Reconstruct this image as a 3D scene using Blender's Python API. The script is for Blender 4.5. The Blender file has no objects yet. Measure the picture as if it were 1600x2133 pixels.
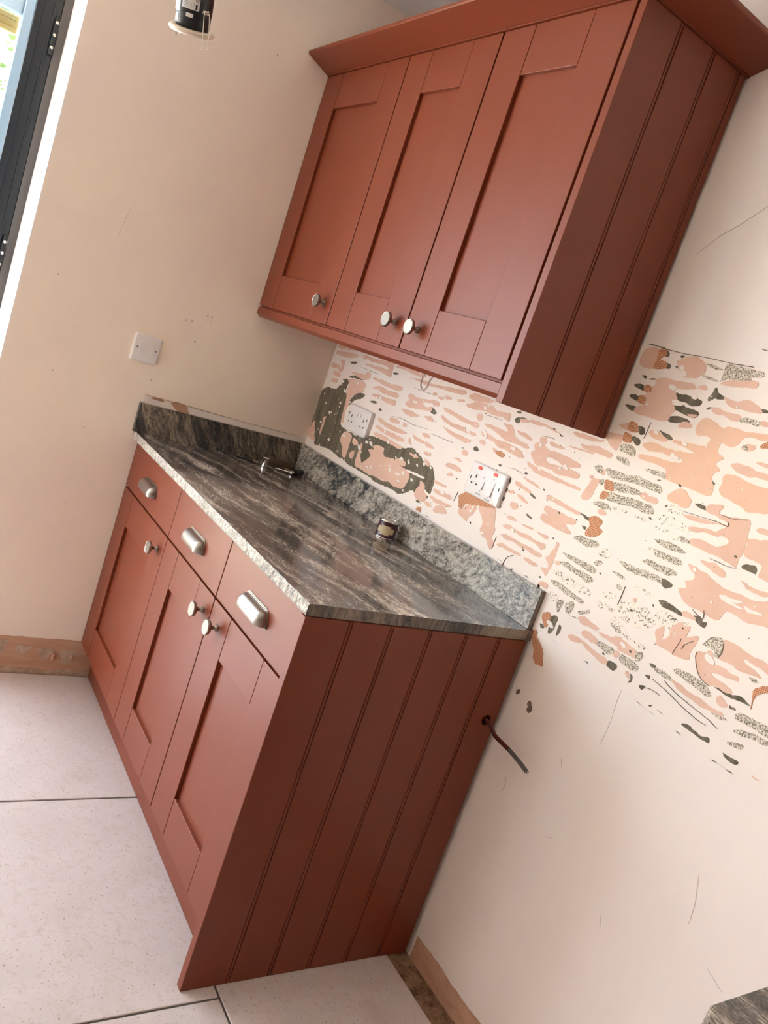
import bpy, bmesh, math, random
from mathutils import Vector, Matrix, noise
from mathutils.geometry import delaunay_2d_cdt
random.seed(7)
S = bpy.context.scene
COL = S.collection

# ------------------------------------------------------------------ camera
cam_d = bpy.data.cameras.new('camera'); cam = bpy.data.objects.new('camera', cam_d); COL.objects.link(cam)
RZ, RX, RO = 0.9558, 1.3929, 0.3335
cam.matrix_world = (Matrix.Translation((2.5946, -1.3932, 1.3726)) @ Matrix.Rotation(RZ, 4, 'Z')
                    @ Matrix.Rotation(RX, 4, 'X') @ Matrix.Rotation(RO, 4, 'Z'))
cam_d.sensor_fit = 'VERTICAL'; cam_d.sensor_height = 36.0; cam_d.lens = 36.0 * 1661.98 / 2133.0
cam_d.clip_start = 0.02
S.camera = cam

# ------------------------------------------------------------------ world, lights, exposure
w = bpy.data.worlds.new('daylight'); S.world = w; w.use_nodes = True
bg = w.node_tree.nodes['Background']
bg.inputs['Color'].default_value = (0.87, 0.92, 1.07, 1.0)
bg.inputs['Strength'].default_value = 5.2

def area(name, loc, rot, sx, sy, power, col=(1, 1, 1), portal=False):
    d = bpy.data.lights.new(name, 'AREA'); d.shape = 'RECTANGLE'; d.size = sx; d.size_y = sy
    d.energy = power; d.color = col
    o = bpy.data.objects.new(name, d); o.location = loc; o.rotation_euler = rot; COL.objects.link(o)
    if portal: d.cycles.is_portal = True
    return o
PI = math.pi
# light portals in the real openings: they only guide sampling of the sky outside
area('garden_door_portal', (-0.02, -2.25, 1.08), (0, -PI/2, 0), 2.1, 2.4, 1, portal=True)
area('front_window_portal', (0.50, -3.77, 1.55), (PI/2, 0, 0), 0.8, 0.9, 1, portal=True)
sd = bpy.data.lights.new('sun', 'SUN'); sd.energy = 38.0; sd.angle = 0.01; sd.color = (1.0, 0.96, 0.90)
sun = bpy.data.objects.new('sun', sd); COL.objects.link(sun)     # comes over the roof: lights the garden, never enters
sun.rotation_euler = Vector((-0.45, -0.42, -0.78)).to_track_quat('-Z', 'Y').to_euler()
S.view_settings.view_transform = 'Standard'; S.view_settings.look = 'None'
S.view_settings.exposure = 1.29; S.view_settings.gamma = 1.0; S.view_settings.use_curve_mapping = False
S.cycles.use_denoising = True
S.cycles.max_bounces = 10; S.cycles.diffuse_bounces = 7; S.cycles.glossy_bounces = 4
S.cycles.caustics_reflective = False; S.cycles.caustics_refractive = False
S.cycles.sample_clamp_indirect = 8.0

# ------------------------------------------------------------------ material helpers
def srgb(r, g, b):
    f = lambda c: (c/255/12.92) if c/255 <= 0.04045 else ((c/255+0.055)/1.055)**2.4
    return (f(r), f(g), f(b), 1.0)
def new_mat(name, col, rough=0.5, metal=0.0, spec=0.5):
    m = bpy.data.materials.new(name); m.use_nodes = True
    b = m.node_tree.nodes['Principled BSDF']
    b.inputs['Base Color'].default_value = col; b.inputs['Roughness'].default_value = rough
    b.inputs['Metallic'].default_value = metal; b.inputs['Specular IOR Level'].default_value = spec
    return m, m.node_tree, b
def nd(nt, t, **k):
    n = nt.nodes.new(t)
    for a, v in k.items():
        if a in n.inputs.keys() if isinstance(a, str) else False: n.inputs[a].default_value = v
        else: setattr(n, a, v)
    return n
def coords(nt, scale=(1, 1, 1), rot=(0, 0, 0), loc=(0, 0, 0)):
    tc = nt.nodes.new('ShaderNodeTexCoord'); mp = nt.nodes.new('ShaderNodeMapping')
    mp.inputs['Scale'].default_value = scale; mp.inputs['Rotation'].default_value = rot
    mp.inputs['Location'].default_value = loc
    nt.links.new(tc.outputs['Object'], mp.inputs['Vector']); return mp.outputs['Vector']
def noise_tex(nt, vec, scale, detail=4, rough=0.55, dist=0.0):
    n = nt.nodes.new('ShaderNodeTexNoise'); n.inputs['Scale'].default_value = scale
    n.inputs['Detail'].default_value = detail; n.inputs['Roughness'].default_value = rough
    n.inputs['Distortion'].default_value = dist; nt.links.new(vec, n.inputs['Vector'])
    return n.outputs['Fac']
def ramp(nt, fac, stops, interp='LINEAR'):
    r = nt.nodes.new('ShaderNodeValToRGB'); r.color_ramp.interpolation = interp
    e = r.color_ramp.elements
    while len(e) < len(stops): e.new(0.5)
    for el, (p, c) in zip(e, stops): el.position = p; el.color = c
    nt.links.new(fac, r.inputs['Fac']); return r.outputs['Color']
def mix(nt, a, b, fac, mode='MIX'):
    n = nt.nodes.new('ShaderNodeMix'); n.data_type = 'RGBA'; n.blend_type = mode
    for s, v in ((6, a), (7, b), (0, fac)):
        if hasattr(v, 'is_output'): nt.links.new(v, n.inputs[s])
        else: n.inputs[s].default_value = v
    return n.outputs[2]
def bump(nt, b, h, strength=0.2, dist=0.002):
    n = nt.nodes.new('ShaderNodeBump'); n.inputs['Strength'].default_value = strength
    n.inputs['Distance'].default_value = dist
    nt.links.new(h, n.inputs['Height']); nt.links.new(n.outputs['Normal'], b.inputs['Normal'])
G = lambda v: (v, v, v, 1)

# red-ochre satin paint with a faint wood grain
PAINT = srgb(117, 51, 26)
def paint_mat(name, axis):
    m, nt, b = new_mat(name, PAINT, 0.38, spec=0.45)
    sc = {'z': (60, 60, 2.2), 'x': (2.2, 60, 60)}[axis]
    v = coords(nt, sc)
    n1 = noise_tex(nt, v, 1.6, 5, 0.6, 0.4)
    n2 = noise_tex(nt, coords(nt), 2.2, 2)
    c = mix(nt, PAINT, tuple(x*0.90 for x in PAINT[:3])+(1,), n1)
    c = mix(nt, c, tuple(x*1.06 for x in PAINT[:3])+(1,), n2)
    nt.links.new(c, b.inputs['Base Color'])
    nt.links.new(ramp(nt, n2, [(0, G(0.36)), (1, G(0.44))]), b.inputs['Roughness'])
    bump(nt, b, n1, 0.05, 0.0008)
    return m
M_PV = paint_mat('red_ochre_paint', 'z'); M_PH = paint_mat('red_ochre_paint_across', 'x')

# granite: two stretched noises summed and cut hard into four mineral tones
def granite(name, rot, sc_big, sc_fine, cols, w=(0.55, 0.45), rough=0.12, bands=None, zone=None, speck=0.25, pos=(0.42, 0.475, 0.53, 0.60), tint=None):
    m, nt, b = new_mat(name, G(0.1), rough, spec=0.55)
    base = coords(nt, (1, 1, 1), rot)
    wn = nt.nodes.new('ShaderNodeTexNoise'); wn.inputs['Scale'].default_value = 5.0; wn.inputs['Detail'].default_value = 2
    nt.links.new(base, wn.inputs['Vector'])
    wv = nt.nodes.new('ShaderNodeVectorMath'); wv.operation = 'MULTIPLY_ADD'
    nt.links.new(wn.outputs['Color'], wv.inputs[0]); wv.inputs[1].default_value = (0.09, 0.09, 0.09); nt.links.new(base, wv.inputs[2])
    def scaled(s):
        mp = nt.nodes.new('ShaderNodeMapping'); mp.inputs['Scale'].default_value = s
        nt.links.new(wv.outputs[0], mp.inputs['Vector']); return mp.outputs['Vector']
    big = noise_tex(nt, scaled(sc_big), 1.0, 3, 0.5)
    fine = noise_tex(nt, scaled(sc_fine), 1.0, 5, 0.62)
    def math_(op, a, c):
        n = nt.nodes.new('ShaderNodeMath'); n.operation = op
        for i, v in enumerate((a, c)):
            if hasattr(v, 'is_output'): nt.links.new(v, n.inputs[i])
            else: n.inputs[i].default_value = v
        return n.outputs[0]
    f = math_('ADD', math_('MULTIPLY', big, w[0]), math_('MULTIPLY', fine, w[1]))
    d, mid, li, hi = cols
    c = ramp(nt, f, list(zip(pos, cols)))
    sp = noise_tex(nt, base, 260, 3, 0.7)
    c = mix(nt, c, ramp(nt, sp, [(0.40, d), (0.5, mid), (0.60, hi)]), speck)
    if tint:
        tn = noise_tex(nt, base, tint[0], 2, 0.5)
        c = mix(nt, c, tint[1], ramp(nt, tn, [(0.50, G(0)), (0.62, G(tint[2]))]))
    if bands:
        bn = noise_tex(nt, scaled(bands[0]), 1.0, 4, 0.6)
        dark = mix(nt, bands[1], mid, ramp(nt, fine, [(0.46, G(0)), (0.60, G(0.8))]))
        fb = ramp(nt, bn, [(bands[2], G(0)), (bands[2]+0.045, G(0.9))])
        if zone:      # a dark swirl in one stretch of the slab
            sx = nt.nodes.new('ShaderNodeSeparateXYZ'); nt.links.new(wv.outputs[0], sx.inputs[0])
            dz = math_('ABSOLUTE', math_('SUBTRACT', sx.outputs['X'], zone[0]), 0.0)
            fz = ramp(nt, math_('DIVIDE', dz, zone[1]), [(0.35, G(0.16)), (1.0, G(0.0))])
            fb = ramp(nt, math_('ADD', bn, fz), [(bands[2], G(0)), (bands[2]+0.045, G(0.9))])
        c = mix(nt, c, dark, fb)
    nt.links.new(c, b.inputs['Base Color'])
    return m
M_TOP = granite('granite_top', (0, 0, math.radians(-9)), (4, 24, 24), (60, 300, 300),
                (srgb(46, 43, 43), srgb(84, 77, 73), srgb(124, 114, 106), srgb(214, 203, 188)), (0.5, 0.5), 0.10,
                speck=0.12, pos=(0.43, 0.485, 0.53, 0.605), tint=(3.2, srgb(128, 106, 94), 0.28))
M_UPL = granite('granite_left_upstand', (math.radians(-24), 0, 0), (9, 13, 2.5), (120, 150, 26),
                (srgb(52, 48, 44), srgb(96, 86, 74), srgb(132, 120, 104), srgb(168, 152, 130)), (0.35, 0.65), 0.16,
                bands=((5, 9.5, 0.8), srgb(38, 40, 42), 0.53), speck=0.30)
M_UPB = granite('granite_back_upstand', (0, math.radians(28), 0), (9, 9, 20), (45, 60, 80),
                (srgb(66, 66, 66), srgb(146, 138, 126), srgb(184, 175, 160), srgb(222, 214, 200)), (0.3, 0.7), 0.14,
                bands=((5.0, 5, 13), srgb(50, 58, 64), 0.60), zone=(0.86, 0.22), speck=0.45)
M_EDGE = granite('granite_chiselled_lit_edge', (0, 0, 0), (10, 10, 10), (170, 170, 60),
                 (srgb(72, 66, 58), srgb(136, 127, 115), srgb(170, 161, 147), srgb(208, 200, 186)), (0.3, 0.7), 0.5, speck=0.3,
                 pos=(0.38, 0.45, 0.53, 0.60))  # same granite as the top; light on the front face put into paler tones
M_ENDG = granite('granite_sawn_end', (0, 0, 0), (6, 9, 1.4), (60, 130, 22),
                 (srgb(40, 40, 38), srgb(84, 76, 66), srgb(118, 106, 92), srgb(156, 142, 124)), (0.55, 0.45), 0.3, speck=0.25)

def wall_mat(name, col, col2, rough=0.8):
    m, nt, b = new_mat(name, col, rough, spec=0.25)
    v = coords(nt)
    n1 = noise_tex(nt, v, 2.3, 5, 0.6, 0.4); n2 = noise_tex(nt, v, 60, 4, 0.6)
    c = mix(nt, col, col2, ramp(nt, n1, [(0.35, G(0)), (0.7, G(1))]))
    sm = noise_tex(nt, v, 7.5, 6, 0.72, 0.8)
    c = mix(nt, c, tuple(x*0.80 for x in col[:3])+(1,), ramp(nt, sm, [(0.66, G(0)), (0.78, G(0.35))]))
    nt.links.new(c, b.inputs['Base Color']); bump(nt, b, n2, 0.12, 0.0015)
    return m
M_WALL = wall_mat('wall_paint_warm_bounce', srgb(250, 235, 216), srgb(244, 229, 216))  # same paint as the back wall, with warm bounce light put into the colour
M_WALLB = wall_mat('wall_paint_back', srgb(244, 234, 226), srgb(239, 229, 222))
M_SKIM = wall_mat('adhesive_skim', srgb(245, 234, 223), srgb(240, 229, 219), 0.85)
M_CEIL = wall_mat('ceiling_paint', srgb(225, 224, 220), srgb(219, 218, 214))
M_FAR = wall_mat('far_wall_low_bounce', srgb(104, 88, 78), srgb(98, 84, 74))  # unseen right wall, toned dark to cut bounce onto the end panels
M_REV = wall_mat('reveal_plaster', srgb(240, 232, 226), srgb(236, 228, 222))

def two_tone(name, a, b_, scale, lo, hi, rough=0.85, detail=5, bumps=0.25, stretch=(1, 1, 1), rot=(0, 0, 0)):
    m, nt, b = new_mat(name, a, rough, spec=0.2)
    n = noise_tex(nt, coords(nt, stretch, rot), scale, detail, 0.65, 0.2)
    nt.links.new(ramp(nt, n, [(lo, a), (hi, b_)]), b.inputs['Base Color'])
    bump(nt, b, n, bumps, 0.001)
    return m
M_PINK = two_tone('bare_pink_plaster', srgb(224, 184, 162), srgb(230, 194, 173), 9, 0.35, 0.65, bumps=0.1)
M_ORNG = two_tone('bare_orange_plaster', srgb(230, 189, 162), srgb(234, 195, 169), 9, 0.35, 0.65, bumps=0.1)
M_GREY = two_tone('grey_tile_adhesive', srgb(100, 92, 76), srgb(132, 122, 104), 60, 0.40, 0.66,
                  stretch=(1, 1, 0.14), rot=(0, math.radians(12), 0), bumps=0.6)
M_SPEC = two_tone('speckled_tile_adhesive', srgb(124, 114, 95), srgb(232, 221, 203), 360, 0.43, 0.55, detail=4, bumps=0.5)
M_SPRS = two_tone('scattered_tile_adhesive', srgb(116, 108, 90), srgb(243, 232, 218), 240, 0.38, 0.43, detail=3, bumps=0.4)
M_CRCK = new_mat('plaster_crack', srgb(122, 104, 90), 0.9)[0]
def tape_mat():
    m, nt, b = new_mat('scrim_tape_mesh', srgb(214, 160, 122), 0.8, spec=0.2)
    v = coords(nt, (1, 1, 1), (0, 0.1, 0))
    k = nt.nodes.new('ShaderNodeTexBrick'); k.offset = 0.0
    k.inputs['Color1'].default_value = srgb(226, 178, 140); k.inputs['Color2'].default_value = srgb(220, 170, 134)
    k.inputs['Mortar'].default_value = srgb(176, 112, 78)
    k.inputs['Scale'].default_value = 1.0; k.inputs['Brick Width'].default_value = 0.0036
    k.inputs['Row Height'].default_value = 0.0036; k.inputs['Mortar Size'].default_value = 0.0006
    sw = nt.nodes.new('ShaderNodeSeparateXYZ'); cb = nt.nodes.new('ShaderNodeCombineXYZ')
    nt.links.new(v, sw.inputs[0]); nt.links.new(sw.outputs['X'], cb.inputs['X']); nt.links.new(sw.outputs['Z'], cb.inputs['Y'])
    nt.links.new(cb.outputs[0], k.inputs['Vector']); nt.links.new(k.outputs['Color'], b.inputs['Base Color'])
    return m
M_TAPE = tape_mat()

def tile_mat():
    m, nt, b = new_mat('stone_tile', srgb(214, 200, 190), 0.42, spec=0.4)
    v = coords(nt)
    n1 = noise_tex(nt, v, 3.0, 7, 0.62, 0.6); n2 = noise_tex(nt, v, 55, 5, 0.7, 0.8); n3 = noise_tex(nt, v, 170, 2, 0.6)
    c = ramp(nt, n1, [(0.3, srgb(196, 182, 176)), (0.5, srgb(208, 196, 193)), (0.7, srgb(200, 188, 184))])
    c = mix(nt, c, srgb(186, 168, 152), ramp(nt, n2, [(0.52, G(0)), (0.70, G(0.6))]))
    c = mix(nt, c, srgb(132, 118, 108), ramp(nt, n3, [(0.30, G(0.8)), (0.36, G(0))]))
    nt.links.new(c, b.inputs['Base Color']); bump(nt, b, n2, 0.12, 0.001)
    return m
M_TILE = tile_mat()
M_GROUT = two_tone('dark_grout', srgb(84, 78, 72), srgb(104, 97, 90), 90, 0.3, 0.7)
M_SCREED = two_tone('dusty_screed', srgb(112, 84, 62), srgb(172, 140, 112), 38, 0.35, 0.68, bumps=0.8)
M_BARE = two_tone('bare_skirting_band', srgb(190, 146, 120), srgb(206, 168, 142), 14, 0.35, 0.68, stretch=(1, 0.3, 2.5), bumps=0.5)
M_DAB = two_tone('old_adhesive_dab', srgb(176, 150, 128), srgb(206, 184, 164), 40, 0.35, 0.7, bumps=0.8)

M_NICK, _nt, _b = new_mat('brushed_nickel', srgb(160, 153, 144), 0.34, 1.0)
bump(_nt, _b, noise_tex(_nt, coords(_nt, (8, 300, 300)), 3, 3), 0.04, 0.0004)
M_STEEL = new_mat('bright_steel', srgb(214, 208, 200), 0.2, 1.0)[0]
M_WPLA = new_mat('white_plastic', srgb(232, 226, 222), 0.34)[0]
M_DARK = new_mat('dark_socket_slot', srgb(30, 26, 24), 0.6)[0]
M_RED = new_mat('red_neon_window', srgb(236, 70, 30), 0.35)[0]
M_INK = new_mat('grey_print', srgb(120, 112, 108), 0.6)[0]
M_BLACK = new_mat('black_casting', srgb(20, 22, 24), 0.34)[0]
M_FRAME = new_mat('anthracite_frame', srgb(30, 36, 42), 0.36)[0]
M_JAMB = new_mat('grey_jamb_strip', srgb(96, 92, 90), 0.6)[0]
M_BLUE = new_mat('pale_blue_frame', srgb(176, 208, 232), 0.35)[0]
M_CREAM = new_mat('cream_flange', srgb(226, 208, 188), 0.35)[0]
M_LABEL = new_mat('white_label', srgb(214, 210, 206), 0.5)[0]
M_BLKPR = new_mat('black_print', srgb(28, 28, 28), 0.6)[0]
M_PLUM = new_mat('plum_tin', srgb(72, 38, 48), 0.28)[0]
M_PAPER = new_mat('cream_tin_label', srgb(206, 188, 150), 0.55)[0]
M_CABLE = new_mat('painted_cable', srgb(84, 28, 20), 0.45)[0]
M_CABLG = new_mat('grey_cable', srgb(84, 78, 76), 0.5)[0]
M_FLEX = new_mat('beige_flex', srgb(196, 176, 156), 0.45)[0]
M_WOOD = two_tone('pine_wood', srgb(228, 176, 96), srgb(240, 200, 130), 14, 0.3, 0.7, rough=0.6, stretch=(0.3, 0.3, 4))
M_OFFC = two_tone('timber_offcut', srgb(86, 72, 56), srgb(112, 96, 76), 14, 0.3, 0.7, rough=0.7, stretch=(2, 0.3, 4))
M_CARC = new_mat('cabinet_carcass', srgb(140, 62, 44), 0.5)[0]
M_LEAF = two_tone('hedge_leaf', srgb(40, 70, 34), srgb(84, 106, 48), 5, 0.3, 0.7, rough=0.6)
M_PATIO = two_tone('patio_paving', srgb(208, 192, 170), srgb(222, 207, 186), 4, 0.3, 0.7)
def glass_mat():
    m = bpy.data.materials.new('window_glass'); m.use_nodes = True; nt = m.node_tree
    nt.nodes.remove(nt.nodes['Principled BSDF'])
    t = nt.nodes.new('ShaderNodeBsdfTransparent'); g = nt.nodes.new('ShaderNodeBsdfGlossy'); g.inputs['Roughness'].default_value = 0.02
    t.inputs['Color'].default_value = (0.93, 0.97, 0.97, 1)
    mx = nt.nodes.new('ShaderNodeMixShader'); mx.inputs[0].default_value = 0.07
    nt.links.new(t.outputs[0], mx.inputs[1]); nt.links.new(g.outputs[0], mx.inputs[2])
    nt.links.new(mx.outputs[0], nt.nodes['Material Output'].inputs['Surface']); return m
M_GLASS = glass_mat()

# ------------------------------------------------------------------ mesh helpers
def link(name, bm, mat, parent=None, smooth=False, loc=None):
    bmesh.ops.recalc_face_normals(bm, faces=bm.faces[:])
    me = bpy.data.meshes.new(name); bm.to_mesh(me); bm.free()
    mats = mat if isinstance(mat, (list, tuple)) else [mat]
    for x in mats: me.materials.append(x)
    if smooth:
        me.polygons.foreach_set('use_smooth', [True]*len(me.polygons))
        try: me.set_sharp_from_angle(angle=math.radians(38))
        except Exception: pass
    o = bpy.data.objects.new(name, me); COL.objects.link(o)
    if parent: o.parent = parent
    if loc: o.location = loc
    return o
def thing(name, label, cat, loc=(0, 0, 0), group=None):
    o = bpy.data.objects.new(name, None); o.empty_display_size = 0.05; COL.objects.link(o); o.location = loc
    o['label'] = label; o['category'] = cat
    if group: o['group'] = group
    return o
def tag(o, label, cat, group=None):
    o['label'] = label; o['category'] = cat
    if group: o['group'] = group
    return o
def struct(o): o['kind'] = 'structure'; return o
def box(bm, x0, x1, y0, y1, z0, z1, bev=0.0, seg=1, mi=0):
    r = bmesh.ops.create_cube(bm, size=1.0)
    for v in r['verts']:
        v.co = Vector(((x0+x1)/2 + v.co.x*(x1-x0), (y0+y1)/2 + v.co.y*(y1-y0), (z0+z1)/2 + v.co.z*(z1-z0)))
    fs = set(f for v in r['verts'] for f in v.link_faces)
    for f in fs: f.material_index = mi
    if bev > 0:
        es = list(set(e for v in r['verts'] for e in v.link_edges))
        rb = bmesh.ops.bevel(bm, geom=es, offset=bev, segments=seg, profile=0.5, affect='EDGES')
        for f in rb['faces']: f.material_index = mi
    return bm
def boxo(name, x0, x1, y0, y1, z0, z1, mat, parent=None, bev=0.0, seg=1):
    """box object whose origin sits at its parent's origin (parent loc subtracted)"""
    bm = bmesh.new(); box(bm, x0, x1, y0, y1, z0, z1, bev, seg)
    return link(name, bm, mat, parent)
def rev(bm, prof, seg=32, mat=Matrix(), mi=0):
    """lathe: prof = [(r, h)] about local z, transformed by mat"""
    rings = []
    for r, h in prof:
        rings.append([bm.verts.new(mat @ Vector((r*math.cos(2*PI*i/seg), r*math.sin(2*PI*i/seg), h))) for i in range(seg)])
    for a, b in zip(rings, rings[1:]):
        for i in range(seg):
            f = bm.faces.new((a[i], a[(i+1) % seg], b[(i+1) % seg], b[i])); f.material_index = mi
    for ring in (rings[0], rings[-1]):
        f = bm.faces.new(ring); f.material_index = mi
def tube(bm, pts, r, seg=10, mi=0, caps=True):
    pts = [Vector(p) for p in pts]; rings = []
    n = None
    for i, p in enumerate(pts):
        t = (pts[min(i+1, len(pts)-1)] - pts[max(i-1, 0)]).normalized()
        if n is None:
            n = t.orthogonal().normalized()
        n = (n - t*n.dot(t)).normalized(); b = t.cross(n)
        rr = r[i] if isinstance(r, (list, tuple)) else r
        rings.append([bm.verts.new(p + (n*math.cos(2*PI*k/seg) + b*math.sin(2*PI*k/seg))*rr) for k in range(seg)])
    for a, b in zip(rings, rings[1:]):
        for k in range(seg):
            f = bm.faces.new((a[k], a[(k+1) % seg], b[(k+1) % seg], b[k])); f.material_index = mi
    if caps:
        for ring in (rings[0], rings[-1]):
            bm.faces.new(ring).material_index = mi
def spline(P, n=8, closed=False):
    P = [Vector(p) for p in P]; out = []; L = len(P)
    for i in range(L if closed else L-1):
        if closed: p0, p1, p2, p3 = P[i-1], P[i], P[(i+1) % L], P[(i+2) % L]
        else: p0, p1, p2, p3 = P[max(i-1, 0)], P[i], P[i+1], P[min(i+2, L-1)]
        m = n(p1, p2) if callable(n) else n
        for k in range(m):
            t = k/m
            out.append(0.5*((2*p1) + (p2-p0)*t + (2*p0-5*p1+4*p2-p3)*t*t + (3*p1-p0-3*p2+p3)*t**3))
    if not closed: out.append(P[-1])
    return out
def prism(bm, outline, depth_axis, d0, d1, mi=0):
    """extrude a 2D outline [(a,b)] along an axis: 'y' uses (x,z), 'x' uses (y,z), 'z' uses (x,y)"""
    def mk(a, b, d): return {'y': (a, d, b), 'x': (d, a, b), 'z': (a, b, d)}[depth_axis]
    A = [bm.verts.new(mk(a, b, d0)) for a, b in outline]; B = [bm.verts.new(mk(a, b, d1)) for a, b in outline]
    n = len(outline)
    fs = [bm.faces.new(A), bm.faces.new(B)]
    for i in range(n): fs.append(bm.faces.new((A[i], A[(i+1) % n], B[(i+1) % n], B[i])))
    for f in fs: f.material_index = mi
def text_obj(name, body, size, mat, mw, parent=None, extrude=0.0002):
    c = bpy.data.curves.new(name, 'FONT'); c.body = body; c.size = size; c.extrude = extrude
    c.align_x = 'CENTER'; c.align_y = 'CENTER'; c.resolution_u = 2
    t = bpy.data.objects.new(name, c); COL.objects.link(t)
    me = bpy.data.meshes.new_from_object(t); COL.objects.unlink(t); bpy.data.objects.remove(t)
    me.transform(mw); me.materials.clear(); me.materials.append(mat)
    o = bpy.data.objects.new(name, me); COL.objects.link(o)
    if parent: o.parent = parent
    return o

# ------------------------------------------------------------------ room shell
ZC = 2.447; XR = 6.5; YF = -3.75
OY0, OY1, OZ = -1.045, -3.45, 2.13      # garden door opening in the left wall
WX0, WX1, WZ0, WZ1 = 0.10, 0.90, 1.10, 2.00  # window opening in the front wall
bm = bmesh.new(); box(bm, 0, XR, YF, 0, -0.10, -0.012)
floor = struct(link('floor', bm, M_SCREED))
# left wall, with its opening
bm = bmesh.new()
box(bm, -0.28, 0, OY0, 0, -0.1, ZC); box(bm, -0.28, 0, OY1, OY0, OZ, ZC); box(bm, -0.28, 0, YF, OY1, -0.1, ZC)
wall_left = struct(link('wall_left', bm, M_WALL))
bm = bmesh.new(); box(bm, -0.28, XR+0.2, 0, 0.2, -0.1, ZC)
wall_back = struct(link('wall_back', bm, M_WALLB))
bm = bmesh.new(); box(bm, XR, XR+0.2, YF, 0, -0.1, ZC)
struct(link('wall_right', bm, M_FAR))
bm = bmesh.new()
box(bm, -0.28, WX0, YF-0.25, YF, -0.1, ZC); box(bm, WX1, XR+0.2, YF-0.25, YF, -0.1, ZC)
box(bm, WX0, WX1, YF-0.25, YF, -0.1, WZ0); box(bm, WX0, WX1, YF-0.25, YF, WZ1, ZC)
struct(link('wall_front', bm, M_WALL))
bm = bmesh.new(); box(bm, -0.28, XR+0.2, YF-0.25, 0.2, ZC, ZC+0.1)
struct(link('ceiling', bm, M_CEIL))

# front window (behind the camera)
win = struct(thing('window_1', 'x', 'x')); del win['label']; del win['category']
bm = bmesh.new()
for a in (WX0, (WX0+WX1)/2-0.03, WX1-0.06): box(bm, a, a+0.06, YF-0.17, YF-0.11, WZ0, WZ1, 0.003)
for a in (WZ0, WZ1-0.06): box(bm, WX0+0.06, WX1-0.06, YF-0.168, YF-0.112, a, a+0.06, 0.003)
link('window_frame', bm, M_FRAME, win)
for a, b in ((WX0+0.06, (WX0+WX1)/2-0.03), ((WX0+WX1)/2+0.03, WX1-0.06)):
    boxo('pane', a, b, YF-0.143, YF-0.137, WZ0+0.06, WZ1-0.06, M_GLASS, win)

# ------------------------------------------------------------------ floor tiles
tile_meshes = {}
def tile(x0, x1, y0, y1):
    g = 0.0028
    bm = bmesh.new(); box(bm, x0+g, x1-g, y0+g, y1-g, -0.0118, 0.0, 0.0012)
    return link('tile', bm, M_TILE, floor, smooth=False)
P = 0.696
ys = [-0.535 - P*k for k in range(0, 6)]
for r in range(5):
    y1, y0 = ys[r], max(ys[r+1], YF+0.004)
    off = 0.0 if r % 2 == 0 else P/2
    x = 0.004 + 0.0
    cuts = [0.004] + [c for c in [0.001+off+P*k for k in range(0, 8)] if 0.05 < c < XR-0.05] + [XR-0.004]
    for a, b in zip(cuts, cuts[1:]): tile(a, b, y0, y1)
cuts = [0.004, 0.35, 1.046, 1.742, 2.438, 3.134, 3.83, 4.526, XR-0.004]
for a, b in zip(cuts, cuts[1:]): tile(a, b, -0.535, -0.070)
boxo('grout_bed', 0.003, XR-0.003, YF+0.003, -0.073, -0.0119, -0.0028, M_GROUT, floor)
# crumbled screed left along the back wall where the tiles stop short
bm = bmesh.new()
for i in range(170):
    x = 1.37 + random.random()**1.3*1.2; y = -0.004 - random.random()*0.064; s = 0.0015 + random.random()**2*0.006
    m = Matrix.Translation((x, y, -0.012 + s*0.4)) @ Matrix.Rotation(random.random()*6, 4, 'Z') @ Matrix.Diagonal((1, 0.8, 0.6, 1))
    bmesh.ops.create_icosphere(bm, subdivisions=1, radius=s, matrix=m)
for v in bm.verts: v.co += noise.noise_vector(v.co*300)*0.0012
tag(link('screed_rubble', bm, M_SCREED), 'loose brown mortar crumbs in the untiled strip along the back wall', 'rubble')['kind'] = 'stuff'

# bare band at the foot of the walls, where the skirting was pulled off
def ragged_band(name, axis, a0, a1, ztop, amp, thick, mat, parent, z0=-0.012, freq=22, seed=0.0):
    bm = bmesh.new(); n = int(abs(a1-a0)/0.008)
    out = [(a0, z0)]
    for i in range(n+1):
        a = a0 + (a1-a0)*i/n
        out.append((a, ztop + amp*noise.noise(Vector((a*freq, seed, 0))) + amp*0.5*noise.noise(Vector((a*freq*5, seed, 3)))))
    out.append((a1, z0))
    prism(bm, out, axis, 0.0005 if axis == 'x' else -0.0005, thick if axis == 'x' else -thick)
    return link(name, bm, mat, parent)
ragged_band('bare_plaster_band', 'x', -1.045, -0.02, 0.132, 0.003, 0.0022, M_BARE, wall_left, seed=1.3)
ragged_band('screed_line', 'x', -1.045, -0.02, 0.018, 0.012, 0.0045, M_DAB, wall_left, z0=0.0, seed=5.3)
ragged_band('bare_plaster_band', 'y', 1.37, 2.30, 0.052, 0.008, 0.0022, M_BARE, wall_back, freq=12, seed=2.3)

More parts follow.
